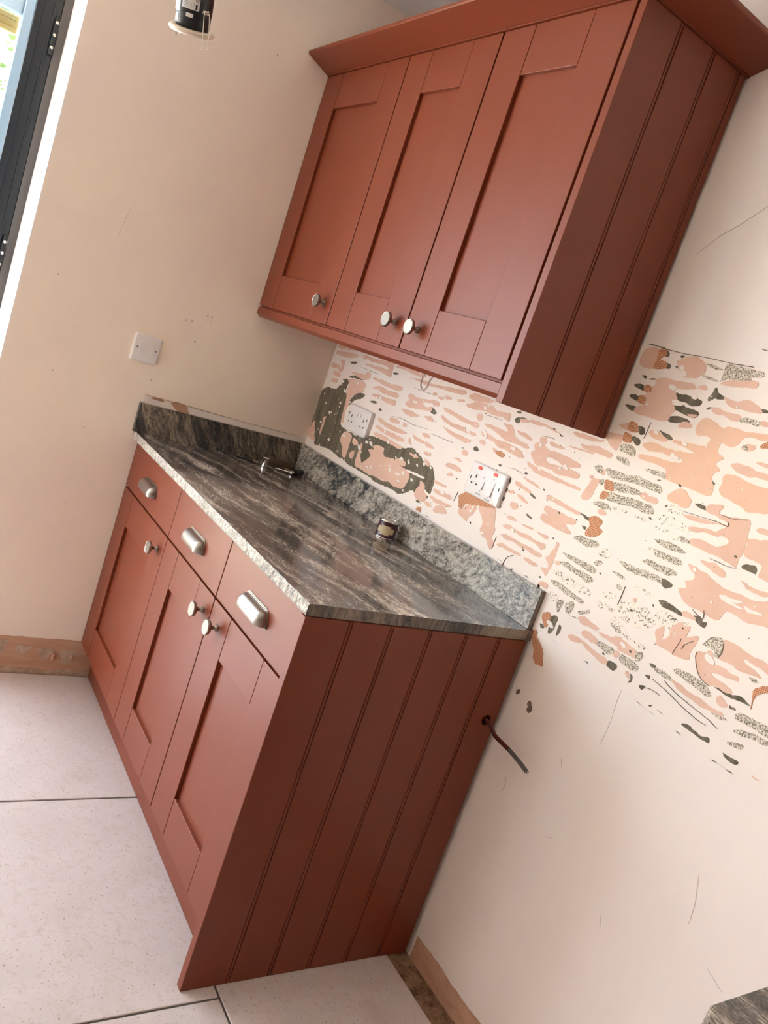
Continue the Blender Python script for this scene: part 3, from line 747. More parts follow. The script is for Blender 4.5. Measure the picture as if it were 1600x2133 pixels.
P 1728,975 1747,975 1771,972 1799,972 1826,969 1848,972 1853,966 1841,964 1821,961 1800,960 1772,962 1745,966
S 1686,977 1701,981 1722,978 1730,972 1712,968 1692,970
G 1671,978 1679,981 1688,979 1680,973
P 1825,989 1832,997 1843,995 1853,987 1847,980 1834,980
G 1854,992 1864,988 1858,985
S 1826,960 1842,963 1860,965 1859,961 1847,958
S 1871,982 1880,991 1904,992 1924,993 1943,993 1949,980 1930,977 1901,977 1876,974
S 1879,955 1893,963 1912,969 1950,971 1953,964 1924,960 1901,954 1884,953
G 1785,908 1791,914 1811,914 1828,912 1846,917 1848,909 1830,907 1807,907
G 1878,908 1890,909 1908,911 1913,907 1906,902 1891,902
S 1879,932 1895,938 1908,941 1906,932 1884,927
G 1667,928 1683,933 1678,922
G 1705,904 1712,909 1710,903
G 1726,905 1741,905 1735,904
G 1670,953 1682,956 1685,949 1678,950
T 1884,1042 1909,1060 1913,1051 1892,1033 1893,1005 1887,1024
P 1943,903 1958,903 1946,900
S 1865,1054 1879,1058 1885,1054 1874,1050"""
for k_i, ln in enumerate(PATCH.strip().split('\n')):
    k, *pp = ln.split(); pts = [tuple(map(float, p.split(','))) for p in pp]
    pts = [(max(a, 3), max(b, 998) if (a < 1345 and b > 960) else b) for a, b in pts]
    nm, mt, h = KIND[k]
    blob(nm, pts, 'y', h + (k_i % 29)*0.000006, mt, wall_back, jit=0.0024 if k_i in (0, 29) else 0.0013, base=0.0012)
# flecks of skim left standing on the bare patches, and grey crumbs of adhesive scattered between them
def inside(x, y, poly):
    c = False
    for (x1, y1), (x2, y2) in zip(poly, poly[1:]+poly[:1]):
        if (y1 > y) != (y2 > y) and x < (x2-x1)*(y-y1)/(y2-y1)+x1: c = not c
    return c
rnd = random.Random(11); flecks = 0
for ln in PATCH.strip().split('\n'):
    k, *pp = ln.split()
    if k not in 'POG': continue
    pts = [tuple(map(float, p.split(','))) for p in pp]
    xs = [p[0] for p in pts]; zs = [p[1] for p in pts]; ar = (max(xs)-min(xs))*(max(zs)-min(zs))
    for _ in range(int(ar/1600) + (1 if ar > 700 else 0)):
        x = rnd.uniform(min(xs), max(xs)); z = rnd.uniform(min(zs), max(zs)); s = 0.8+rnd.random()**3*5.0
        if not inside(x, z, pts) or z < 1004 and x < 1340 or flecks > 230: continue
        a0 = rnd.uniform(0.0, 0.5); el = rnd.uniform(1.0, 2.6)
        q = [(x+s*el*math.cos(t)*math.cos(a0)+s*math.sin(t)*math.sin(a0), z-s*el*math.cos(t)*math.sin(a0)+s*math.sin(t)*math.cos(a0)) for t in [PI*i/3 for i in range(6)]]
        blob('skim_island', q, 'y', 0.0015+flecks*1.5e-6, M_SKIM, wall_back, 0.0013, 0.003, 0.0012); flecks += 1
for c_i in range(90):
    x = rnd.uniform(640, 2080); z = rnd.uniform(930, 1500) if x > 1400 else rnd.uniform(1010, 1330); s = 0.5+rnd.random()**3*1.8
    q = [(x+s*1.5*math.cos(t), z-s*0.4*math.cos(t)+s*math.sin(t)) for t in [PI*i/3 for i in range(6)]]
    blob('adhesive_crumb', q, 'y', 0.0019+c_i*2e-6, M_GREY, wall_back, 0.0012, 0.003, 0.0012)
def crack(pts, wd, axis, parent, h=0.003, name='plaster_crack', mat=None):
    sp = spline([(a/1000, b/1000, 0) for a, b in pts], 6)
    L, R = [], []
    for i, p in enumerate(sp):
        t = (sp[min(i+1, len(sp)-1)] - sp[max(i-1, 0)]).normalized(); n = Vector((-t.y, t.x, 0))
        wv = wd*(0.55 + 0.75*abs(noise.noise(Vector((p.x*60, p.y*60, 9)))))*min(1, 0.3+min(i, len(sp)-1-i)*0.3)
        j = noise.noise(Vector((p.x*140, p.y*140, 2)))*0.0010
        L.append(p+n*(j+wv)); R.append(p+n*(j-wv))
    bm = bmesh.new(); d = -h if axis == 'y' else h
    mk = (lambda q, dd: (q.x, dd, q.y)) if axis == 'y' else (lambda q, dd: (dd, q.x, q.y))
    VL = [bm.verts.new(mk(q, d)) for q in L]; VR = [bm.verts.new(mk(q, d)) for q in R]
    WL = [bm.verts.new(mk(q, 0)) for q in L]; WR = [bm.verts.new(mk(q, 0)) for q in R]
    for i in range(len(sp)-1):
        bm.faces.new((VL[i], VL[i+1], VR[i+1], VR[i])); bm.faces.new((VL[i], VL[i+1], WL[i+1], WL[i])); bm.faces.new((VR[i], VR[i+1], WR[i+1], WR[i]))
    return link(name, bm, mat or M_CRCK, parent)
LINES = """1357,1592 1387,1591 1418,1588 1469,1587 1503,1588 1541,1588 1573,1587 1616,1588 1629,1588
1367,1593 1386,1592
1395,1591 1411,1590
1153,1325 1180,1328 1201,1328
928,1324 959,1326 996,1326
1080,1220 1105,1223 1138,1220
1183,992 1190,1016 1210,1029
1128,1016 1128,1048
1215,992 1220,997
1439,974 1467,979
921,1075 926,1105
962,1066 960,1078
978,1070 980,1078
1709,1019 1711,1035 1714,1047 1714,1055
1722,1037 1727,1050 1740,1062
1755,1048 1757,1036 1769,1018 1784,1006 1804,1002
1798,1056 1801,1071 1797,1087
1690,954 1732,948 1769,940 1808,934 1830,934
1715,964 1747,956 1782,951 1822,947 1852,941
1684,931 1700,934 1720,933
491,1216 551,1223 615,1220 702,1226
718,1217 772,1219 834,1220
214,1326 295,1325 348,1324
561,1324 631,1324 672,1325
1684,1305 1716,1306 1744,1314
1602,1284 1647,1287 1682,1290 1709,1289 1709,1297
1702,1220 1743,1220 1763,1225
1711,1116 1738,1108 1734,1125
1547,1050 1547,1093
1447,1396 1449,1432
1629,1624 1641,1624"""
for ln in LINES.strip().split('\n'):
    crack([tuple(map(float, p.split(','))) for p in ln.split()], 0.0007, 'y', wall_back)
# hairline crack in the painted plaster above the stripped zone, drill holes and scuffs below it
crack([(1392, 1790), (1430, 1830), (1470, 1858), (1516, 1896)], 0.00028, 'y', wall_back, h=0.0006)
for x, z, s in ((1.380, 0.749, 6), (1.424, 0.742, 6), (1.430, 0.731, 7)):
    blob('drill_hole', [((x*1000)+s*math.cos(t)*(1+.2*math.sin(2*t)), z*1000+s*1.2*math.sin(t)) for t in [PI*k/4 for k in range(8)]], 'y', 0.001, M_CRCK, wall_back, 0.001)
SCUFF = new_mat('scuff_mark', srgb(206, 194, 186), 0.8)[0]
for pts in ([(1637,772), (1639,796), (1639,832)], [(1639,832), (1635,866), (1634,898)], [(1440, 560), (1446, 540), (1443, 520)], [(1600, 520), (1622, 528)], [(1790, 480), (1800, 455)], [(2010, 560), (2050, 545)],
            [(1560, 690), (1572, 672)], [(1930, 690), (1945, 640), (1950, 600)], [(2100, 700), (2108, 660), (2104, 630)]):
    crack(pts, 0.0009, 'y', wall_back, h=0.0005, name='scuff_mark', mat=SCUFF)

# left wall: pulled-off paper line over the upstand, marks, line under the wall cabinet
M_TEAR = new_mat('torn_paint_edge', srgb(176, 136, 112), 0.85)[0]
ragged_band('unpainted_strip', 'x', -0.612, -0.002, 1.015, 0.0012, 0.0012, M_WALLB, wall_left, z0=0.985, freq=30, seed=7)
crack([(-612, 1019), (-480, 1018), (-330, 1015), (-160, 1013), (-30, 1013)], 0.0007, 'x', wall_left, name='torn_paint_line', mat=M_TEAR)
blob('bare_plaster_patch', [(-520, 1017), (-480, 1020), (-462, 1008), (-455, 993), (-490, 991), (-505, 1000)], 'x', 0.0016, M_BARE, wall_left, 0.002)
blob('bare_plaster_patch', [(-590, 1014), (-560, 1018), (-545, 1012), (-570, 1009)], 'x', 0.0016, M_TEAR, wall_left, 0.001)
ragged_band('old_paint_edge', 'x', -0.33, -0.002, 1.352, 0.002, 0.0016, M_WALL, wall_left, z0=1.335, freq=9, seed=9)
for y, z, s in ((-0.605, 1.069, 4), (-0.503, 2.14, 2), (-0.502, 1.23, 3), (-0.485, 1.322, 4), (-0.470, 1.322, 4), (-0.53, 1.29, 5), (-0.55, 1.286, 4), (-0.95, 1.3, 2), (-0.9, 1.02, 2), (-0.77, 0.87, 2)):
    blob('wall_mark', [(y*1000+s*math.cos(t)*.7, z*1000+s*math.sin(t)) for t in [PI*k/3 for k in range(6)]], 'x', 0.0006, SCUFF if s > 3 else M_CRCK, wall_left, 0.001)
for pts in ([(-480, 1318), (-481, 1298)], [(-468, 1318), (-470, 1296)], [(-800, 1560), (-812, 1500), (-818, 1460)], [(-760, 0.62*1000), (-763, 600)]):
    crack(pts, 0.0007, 'x', wall_left, h=0.0006, name='scuff_mark', mat=SCUFF)

# ------------------------------------------------------------------ garden door in the left wall
door = struct(thing('door_1', 'x', 'x')); del door['label']; del door['category']
ragged = [(-0.28, OY0-0.0005)]
boxo('reveal_plaster', -0.25, -0.0005, OY0-0.0028, OY0-0.0002, 0.0, OZ-0.003, M_REV, door)
boxo('jamb_strip', -0.262, -0.248, -1.072, OY0-0.003, 0.0, OZ-0.002, M_JAMB, door, 0.001)
bm = bmesh.new()
box(bm, -0.276, -0.252, -1.142, -1.072, 0.0, OZ-0.002, 0.002)
box(bm, -0.252, -0.246, -1.142, -1.122, 0.0, OZ-0.002, 0.001)
box(bm, -0.252, -0.249, -1.096, -1.090, 0.0, OZ-0.002, 0.0005)
link('door_frame', bm, M_FRAME, door, True)
for z in (1.95, 1.30, 0.35):
    bm = bmesh.new(); box(bm, -0.252, -0.238, -1.086, -1.073, z-0.055, z+0.055, 0.002)
    h = link('hinge', bm, M_BLACK, door, True)
    for dz in (-0.035, 0, 0.035):
        bm = bmesh.new(); rev(bm, [(0.0045, 0), (0.0045, 0.003), (0.002, 0.005)], 12, Matrix.Translation((-0.238, -1.080, z+dz)) @ Matrix.Rotation(PI/2, 4, 'Y'))
        link('bolt', bm, M_STEEL, h, True)
    boxo('hinge_gap', -0.2475, -0.2465, -1.0725, -1.0715, z+0.02, z+0.05, M_LABEL, h)
# outer glazed leaf with its pale blue frame
bm = bmesh.new()
box(bm, -0.35, -0.31, -1.166, -1.128, 0.0, 2.125, 0.004); box(bm, -0.35, -0.31, -3.44, -3.39, 0.0, 2.125, 0.004)
box(bm, -0.348, -0.312, -3.39, -1.166, 1.978, 2.125, 0.003); box(bm, -0.348, -0.312, -3.39, -1.166, 0.0, 0.09, 0.003)
for yy in (-1.92, -2.66): box(bm, -0.348, -0.312, yy-0.03, yy+0.03, 0.09, 1.978, 0.003)
link('leaf_frame', bm, M_BLUE, door, True)
for a, b in ((-1.166, -1.89), (-1.95, -2.63), (-2.69, -3.39)):
    boxo('pane', -0.333, -0.327, b, a, 0.09, 1.978, M_GLASS, door)

# outside: timber beam, hedge, paving
for k in range(3):
    boxo('timber_head_board', -0.374-0.004*(k % 2), -0.352, -3.39, -1.166, 1.9255+0.0175*k, 1.9425+0.0175*k, M_WOOD, door, 0.002)
bm = bmesh.new(); box(bm, -9, -0.29, -9, 3, -0.12, -0.06)
struct(link('patio_ground', bm, M_PATIO))  # paving outside, toned warm to throw warm bounce light indoors
bm = bmesh.new()
for i in range(7200):
    p = Vector((-2.6 - random.random()*0.8, -4.6 + random.random()*4.4, random.random()**0.8*2.75))
    p += noise.noise_vector(p*1.6)*0.25
    if p.z < 0: p.z = abs(p.z)
    s = 0.02 + random.random()*0.03
    r = Matrix.Rotation(random.random()*6.3, 3, 'Z') @ Matrix.Rotation(random.random()*3, 3, 'X')
    vs = [bm.verts.new(p + r @ Vector(q)*s) for q in ((-1, 0, 0), (0, -0.5, 0.1), (1, 0, 0), (0, 0.5, 0.1))]
    bm.faces.new(vs)
hd = tag(link('garden_hedge', bm, M_LEAF), 'sunlit green hedge seen through the garden door glass', 'hedge'); hd['kind'] = 'stuff'

# ------------------------------------------------------------------ knobs, cups and doors
KN = [(0.0085, 0.0), (0.0085, 0.003), (0.006, 0.006), (0.0045, 0.010), (0.0055, 0.015), (0.009, 0.0185), (0.0165, 0.0205),
      (0.0185, 0.0225), (0.0190, 0.0250), (0.0190, 0.0290), (0.0180, 0.0302), (0.0172, 0.0300), (0.0165, 0.0294)]
def knob_mesh():
    bm = bmesh.new(); rev(bm, KN, 36, Matrix.Rotation(PI/2, 4, 'X'))
    bmesh.ops.recalc_face_normals(bm, faces=bm.faces[:]); me = bpy.data.meshes.new('knob'); bm.to_mesh(me); bm.free()
    me.materials.append(M_NICK); me.polygons.foreach_set('use_smooth', [True]*len(me.polygons)); me.set_sharp_from_angle(angle=math.radians(40)); return me
KNOB = knob_mesh()
def cup_mesh():
    bm = bmesh.new(); W, H, D = 0.066, 0.0235, 0.024; A = W-0.020; T0 = -0.42; ZB = -0.0165 - H*math.sin(T0)
    nt, nu = 9, 26
    rows = []
    for j in range(nt+1):
        t = T0 + (PI/2-T0)*j/nt; c = abs(math.cos(t))**0.85; row = []
        for i in range(nu+1):
            if i <= 8: a = PI - (PI/2)*i/8; x = -A + 0.020*c*math.cos(a); d = D*c*math.sin(a)
            elif i < nu-8: x = -A + 2*A*(i-8)/(nu-16); d = D*c
            else: a = PI/2 - (PI/2)*(i-(nu-8))/8; x = A + 0.020*c*math.cos(a); d = D*c*math.sin(a)
            row.append(bm.verts.new((x, -d-0.002, ZB + H*math.sin(t))))
        rows.append(row)
    for a, b in zip(rows, rows[1:]):
        for i in range(nu):
            try: bm.faces.new((a[i], a[i+1], b[i+1], b[i]))
            except ValueError: pass
    bmesh.ops.remove_doubles(bm, verts=bm.verts[:], dist=0.00002)
    r = bmesh.ops.solidify(bm, geom=bm.faces[:], thickness=0.0016)
    # flange against the drawer front, in two steps
    for gw, th in ((0.0045, 0.0022), (0.0018, 0.0040)):
        H2 = 0.033; out = [(-A-0.020-gw, -0.0165)]
        for k in range(13):
            a = PI - (PI/2)*k/12; out.append((-A+(0.020+gw)*math.cos(a), -0.0165 + (H2+gw)*math.sin(a)))
        for k in range(13):
            a = PI/2 - (PI/2)*k/12; out.append((A+(0.020+gw)*math.cos(a), -0.0165 + (H2+gw)*math.sin(a)))
        prism(bm, out, 'y', -th, 0.0)
    bmesh.ops.recalc_face_normals(bm, faces=bm.faces[:]); me = bpy.data.meshes.new('cup_handle'); bm.to_mesh(me); bm.free()
    me.materials.append(M_NICK); me.polygons.foreach_set('use_smooth', [True]*len(me.polygons)); me.set_sharp_from_angle(angle=math.radians(34)); return me
CUP = cup_mesh()
def shaker_door(parent, x0, x1, z0, z1, yf, sw, rh, knob, pl):
    """door in parent's local space (pl = parent location)"""
    X, Y, Z = pl
    x0 -= X; x1 -= X; z0 -= Z; z1 -= Z; yf -= Y
    d = boxo('door', x0+0.004, x1-0.004, yf+0.0105, yf+0.0195, z0+0.004, z1-0.004, M_PV, parent)
    for a, b in ((x0, x0+sw), (x1-sw, x1)):
        boxo('stile', a, b, yf, yf+0.02, z0, z1, M_PV, d, 0.0012, 2)
    for a, b in ((z0, z0+rh), (z1-rh, z1)):
        boxo('rail', x0+sw+0.0016, x1-sw-0.0016, yf+0.0003, yf+0.0198, a, b, M_PH, d, 0.0012, 2)
    k = bpy.data.objects.new('knob', KNOB); COL.objects.link(k); k.parent = d
    k.location = (knob[0]-X, yf, knob[1]-Z)
    return d
def drawer(parent, x0, x1, z0, z1, yf, pl):
    X, Y, Z = pl
    d = boxo('drawer', x0-X, x1-X, yf-Y, yf+0.02-Y, z0-Z, z1-Z, M_PH, parent, 0.0014, 2)
    k = bpy.data.objects.new('cup_handle', CUP); COL.objects.link(k); k.parent = d
    k.location = ((x0+x1)/2-X, yf-Y, (z0+z1)/2-0.009-Z)
def carcass(parent, x0, x1, y0, y1, z0, z1, pl, mids=()):
    X, Y, Z = pl; bm = bmesh.new(); t = 0.018
    x0 -= X; x1 -= X; y0 -= Y; y1 -= Y; z0 -= Z; z1 -= Z
    box(bm, x0, x0+t, y0, y1, z0, z1); box(bm, x1-t, x1, y0, y1, z0, z1)
    box(bm, x0+t, x1-t, y0, y1, z0, z0+t); box(bm, x0+t, x1-t, y0, y1, z1-t, z1); box(bm, x0+t, x1-t, y1-0.008, y1, z0+t, z1-t)
    for m in mids: box(bm, m-X-t/2, m-X+t/2, y0, y1-0.008, z0+t, z1-t)
    return link('carcass', bm, M_CARC, parent)

# ------------------------------------------------------------------ base cabinets
YD = -0.594; ZD0, ZD1 = 0.128, 0.7070; ZR0, ZR1 = 0.7128, 0.8655
pl = (0.252, -0.30, 0.128)
b1 = thing('base_cabinet', 'red-ochre base cabinet at the left wall with one drawer above one door', 'cabinet', pl)
carcass(b1, 0.004, 0.503, -0.5735, -0.03, 0.128, 0.867, pl)
drawer(b1, 0.003, 0.5025, ZR0, ZR1, YD, pl)
shaker_door(b1, 0.003, 0.5025, ZD0, ZD1, YD, 0.110, 0.105, (0.449, 0.655), pl)
pl = (0.922, -0.30, 0.128)
b2 = thing('base_cabinet', 'wider red-ochre base cabinet beside the end panel with two drawers above two doors', 'cabinet', pl)
carcass(b2, 0.505, 1.340, -0.5735, -0.03, 0.128, 0.867, pl, (0.914,))
drawer(b2, 0.506, 0.9122, ZR0, ZR1, YD, pl); drawer(b2, 0.9164, 1.3395, ZR0, ZR1, YD, pl)
shaker_door(b2, 0.506, 0.9122, ZD0, ZD1, YD, 0.107, 0.105, (0.866, 0.655), pl)
shaker_door(b2, 0.9164, 1.3395, ZD0, ZD1, YD, 0.112, 0.105, (0.972, 0.657), pl)
# plinth
tag(boxo('plinth', 0.003, 1.3395, -0.539, -0.521, 0.0, 0.126, M_PH, None, 0.001), 'long red-ochre plinth board under the base cabinets', 'plinth')

# end panels built of beaded boards
def end_panel(label, x0, x1, y0, y1, z0, z1, grooves, hole=None):
    p = thing('end_panel', label, 'panel', ((x0+x1)/2, (y0+y1)/2, z0)); X, Y, Z = p.location
    ed = [y0] + grooves + [y1]
    for a, b in zip(ed, ed[1:]):
        a2 = a + (0.0 if a == y0 else 0.0048); b2 = b - (0.0 if b == y1 else 0.0048)
        bm = bmesh.new()
        if hole and a2 < hole[0] < b2:
            ring = [(hole[0]+0.0135*math.cos(t), hole[1]+0.0135*math.sin(t)) for t in [2*PI*k/24 for k in range(24)]]
            def col(d):
                return ([bm.verts.new((d-X, q[0]-Y, q[1]-Z)) for q in ring], [bm.verts.new((d-X, q[0]-Y, q[1]-Z)) for q in [(b2, z0), (b2, z1), (a2, z1), (a2, z0)]])
            Rf, Cf = col(x1); Rb, Cb = col(x0)
            for Rr, Cc in ((Rf, Cf), (Rb, Cb)):
                q = 6                                   # ring quadrants joined to the corners
                br, tr, tl, bl = Cc                     # (b2,z0),(b2,z1),(a2,z1),(a2,z0)
                bm.faces.new([br, tr] + [Rr[i % 24] for i in range(3, -4, -1)])
                bm.faces.new([tr, tl] + [Rr[i % 24] for i in range(9, 2, -1)])
                bm.faces.new([tl, bl] + [Rr[i % 24] for i in range(15, 8, -1)])
                bm.faces.new([bl, br] + [Rr[i % 24] for i in range(21, 14, -1)])
            for i in range(4): bm.faces.new((Cf[i], Cf[(i+1) % 4], Cb[(i+1) % 4], Cb[i]))
            for i in range(24): bm.faces.new((Rf[i], Rf[(i+1) % 24], Rb[(i+1) % 24], Rb[i]))
            bmesh.ops.triangulate(bm, faces=[f for f in bm.faces if len(f.verts) > 4])
            link('board', bm, M_PV, p)
        else:
            box(bm, x0-X, x1-X, a2-Y, b2-Y, 0, z1-z0, 0.0010)
            link('board', bm, M_PV, p, True)
    for g in grooves:
        bm = bmesh.new(); box(bm, x0+0.001-X, x1-0.0035-X, g-0.0048-Y, g+0.0048-Y, 0.0005, z1-z0-0.0005)
        link('groove_tongue', bm, M_PV, p)
        n = []
        for k in range(9):
            t = PI*k/8 - PI/2; n.append((x1-0.0035-X + 0.0033*math.cos(t)**0.5 if k not in (0, 8) else x1-0.0035-X, g-Y + 0.0033*math.sin(t)))
        bm = bmesh.new(); prism(bm, n, 'z', 0.0005, z1-z0-0.0005); link('bead', bm, M_PV, p, True)
    return p
end_panel('tall dark-shaded beaded end panel standing on the floor tiles, with a cable hole', 1.3410, 1.3622, -0.6155, -0.017, 0.0, 0.8688,
          [-0.508, -0.406, -0.304, -0.202, -0.104], hole=(-0.047, 0.661))

# ------------------------------------------------------------------ granite worktop and upstands
def edge_jit(x, z): return 0.0022*noise.noise(Vector((x*70, z*60, 1))) + 0.0016*noise.noise(Vector((x*210, z*200, 2)))
bm = bmesh.new()
XW, YW, ZW0, ZW1 = 1.358, -0.6145, 0.8702, 0.8953
nx, nz = 320, 5; grid = []
for i in range(nx+1):
    x = 0.002 + (XW-0.002)*i/nx; row = []
    for j in range(nz+1):
        z = ZW0 + (ZW1-ZW0)*j/nz
        y = YW + (edge_jit(x, z) if 0 < i < nx else 0) - (0.0 if 0 < j < nz else -0.0015)
        row.append(bm.verts.new((x, y, z + (0 if 0 < j < nz else 0.0))))
    grid.append(row)
for i in range(nx):
    for j in range(nz):
        f = bm.faces.new((grid[i][j], grid[i+1][j], grid[i+1][j+1], grid[i][j+1])); f.material_index = 1
bk = [bm.verts.new(p) for p in ((0.002, -0.001, ZW0), (XW, -0.001, ZW0), (XW, -0.001, ZW1), (0.002, -0.001, ZW1))]
top = bm.faces.new([r[nz] for r in grid] + [bk[2], bk[3]]); bot = bm.faces.new([r[0] for r in grid] + [bk[1], bk[0]])
e1 = bm.faces.new([grid[nx][j] for j in range(nz+1)] + [bk[2], bk[1]]); e1.material_index = 2
bm.faces.new([grid[0][j] for j in range(nz+1)] + [bk[3], bk[0]]); bm.faces.new(bk)
bmesh.ops.triangulate(bm, faces=[f for f in bm.faces if len(f.verts) > 4])
tag(link('worktop', bm, [M_TOP, M_EDGE, M_ENDG]), 'dark streaked granite worktop with a rough front edge coloured pale as if lit on the base cabinets', 'worktop')
bm = bmesh.new(); box(bm, 0.0005, 0.018, -0.622, -0.0185, ZW1+0.0002, 0.9927, 0.0006)
tag(link('granite_upstand', bm, M_UPL), 'short dark granite upstand against the left wall', 'upstand')
bm = bmesh.new(); box(bm, 0.0005, 1.350, -0.0175, -0.0016, ZW1+0.0002, 0.9927, 0.0006)
for f in bm.faces:
    if f.normal.x > 0.9: f.material_index = 1
tag(link('granite_upstand', bm, [M_UPB, M_ENDG]), 'long speckled pale granite upstand along the stripped back wall', 'upstand')

# ------------------------------------------------------------------ wall cabinets
YWD = -0.327; Z0, Z1 = 1.4124, 2.157
pl = (0.2545, -0.16, 1.4124)
w1 = thing('wall_cabinet', 'single-door red-ochre wall cabinet in the corner by the left wall', 'cabinet', pl)
carcass(w1, 0.004, 0.5085, -0.3065, -0.004, 1.4124, 2.1568, pl)
shaker_door(w1, 0.003, 0.5065, Z0, Z1-0.001, YWD, 0.111, 0.108, (0.458, 1.470), pl)
pl = (0.917, -0.16, 1.4124)
w2 = thing('wall_cabinet', 'double-door red-ochre wall cabinet next to the beaded end panel', 'cabinet', pl)
carcass(w2, 0.5105, 1.3270, -0.3065, -0.004, 1.4124, 2.1568, pl)
shaker_door(w2, 0.5110, 0.9125, Z0, Z1-0.001, YWD, 0.110, 0.108, (0.861, 1.469), pl)
shaker_door(w2, 0.9185, 1.3205, Z0, Z1-0.001, YWD, 0.110, 0.108, (0.971, 1.465), pl)
end_panel('upper beaded end panel closing the right side of the wall cabinets', 1.3283, 1.3493, -0.3275, -0.008, 1.3675, 2.1565,
          [-0.225, -0.119, -0.032])
# light rail
bm = bmesh.new()
prism(bm, [(-0.327, 1.4045), (-0.327, 1.383), (-0.312, 1.3735), (-0.305, 1.3735), (-0.305, 1.4115), (-0.319, 1.4115), (-0.320, 1.4065)], 'x', 0.003, 1.3278)
tag(link('light_rail', bm, M_PH), 'narrow red-ochre pelmet rail under the wall cabinet doors', 'rail')
# cornice: swept profile, mitred at the right corner
cor = thing('cornice', 'flared red-ochre cornice along the top of the wall cabinets', 'cornice', (0.7, -0.33, 2.157))
prof = [(-0.022, 0.0), (0.003, 0.0), (0.003, 0.003), (0.006, 0.0035), (0.081, 0.032), (0.083, 0.035), (0.083, 0.041), (0.080, 0.044), (0.0, 0.047)]
bm = bmesh.new(); A, B = [], []
XC, YC, ZB = 1.3493, -0.3275, 2.157
for o, h in prof:
    A.append(bm.verts.new((0.001-0.7, YC-o+0.33, h+0.0005))); B.append(bm.verts.new((XC+max(o, -0.0)-0.7, YC-o+0.33, h+0.0005)))
n = len(prof)
for i in range(n-1): bm.faces.new((A[i], A[i+1], B[i+1], B[i]))
A2 = [bm.verts.new((v.co.x, 0.33-0.30, v.co.z)) for v in (A[0], A[-1])]
bm.faces.new(A); bm.faces.new((A[-1], A[0], B[0], B[-1])); bm.faces.new(B)
bm.verts.remove(A2[0]); bm.verts.remove(A2[1])
link('front_length', bm, M_PH, cor)
bm = bmesh.new(); A, B = [], []
for o, h in prof:
    A.append(bm.verts.new((XC+o-0.7+0.0002, YC-o+0.33, h+0.0005))); B.append(bm.verts.new((XC+o-0.7+0.0002, -0.001+0.33, h+0.0005)))
for i in range(n-1): bm.faces.new((A[i], A[i+1], B[i+1], B[i]))
bm.faces.new(A); bm.faces.new(B); bm.faces.new((A[-1], A[0], B[0], B[-1]))
link('return_length', bm, M_PV, cor)

# ------------------------------------------------------------------ electrics
def rot_to(axis):   # local frame (x across, y up, z out of wall)
    return {'back': Matrix(((1, 0, 0, 0), (0, 0, -1, 0), (0, 1, 0, 0), (0, 0, 0, 1))),
            'left': Matrix(((0, 0, 1, 0), (1, 0, 0, 0), (0, 1, 0, 0), (0, 0, 0, 1)))}[axis]
def plate(name, parent, w_, h_, d, mw, mat=M_WPLA, z0=0.0, r=0.004, cut=0.003):
    bm = bmesh.new(); out = []
    for cx, cy, a0 in ((w_/2-r, h_/2-r, 0), (-w_/2+r, h_/2-r, PI/2), (-w_/2+r, -h_/2+r, PI), (w_/2-r, -h_/2+r, 1.5*PI)):
        for k in range(5): out.append((cx+r*math.cos(a0+PI/2*k/4), cy+r*math.sin(a0+PI/2*k/4)))
    lv = []
    for s, z in ((1.0, z0), (1.0, z0+d-cut), (1-0.6*cut/(w_/2), z0+d-cut*0.3), (1-1.6*cut/(w_/2), z0+d)):
        lv.append([bm.verts.new(mw @ Vector((x*s, y*(1-(1-s)*w_/h_), z))) for x, y in out])
    for a, b in zip(lv, lv[1:]):
        for i in range(len(out)): bm.faces.new((a[i], a[(i+1) % len(out)], b[(i+1) % len(out)], b[i]))
    bm.faces.new(lv[0]); bm.faces.new(lv[-1])
    return link(name, bm, mat, parent, True)
def lbox(name, parent, mw, x0, x1, y0, y1, z0, z1, mat, bev=0.0):
    bm = bmesh.new(); box(bm, x0, x1, y0, y1, z0, z1, bev); bm.transform(mw); return link(name, bm, mat, parent, bev > 0)
def rocker(parent, mw, x, y, w_, h_, z, tilt=0.0022):
    bm = bmesh.new()
    vs = [bm.verts.new(mw @ Vector(p)) for p in ((x-w_/2, y-h_/2, z-0.001), (x+w_/2, y-h_/2, z-0.001), (x+w_/2, y+h_/2, z-0.001), (x-w_/2, y+h_/2, z-0.001),
          (x-w_/2, y-h_/2, z+tilt), (x+w_/2, y-h_/2, z+tilt), (x+w_/2, y+h_/2, z+0.0004), (x-w_/2, y+h_/2, z+0.0004))]
    for q in ((0, 1, 2, 3), (4, 5, 6, 7), (0, 1, 5, 4), (1, 2, 6, 5), (2, 3, 7, 6), (3, 0, 4, 7)): bm.faces.new([vs[i] for i in q])
    return link('rocker', bm, M_WPLA, parent)
def screw(parent, mw, x, y, z, mat=M_STEEL):
    bm = bmesh.new(); rev(bm, [(0.0028, z-0.001), (0.0028, z+0.0003), (0.0012, z+0.0008)], 12, mw @ Matrix.Translation((x, y, 0))); link('screw', bm, mat, parent, True)
def pins(parent, mw, x, y, z):
    for a, b, ww, hh in ((0, 0.0125, 0.0042, 0.0095), (-0.0105, -0.008, 0.0062, 0.0045), (0.0105, -0.008, 0.0062, 0.0045)):
        lbox('pin_slot', parent, mw, x+a-ww/2, x+a+ww/2, y+b-hh/2, y+b+hh/2, z-0.0006, z+0.00025, M_DARK)
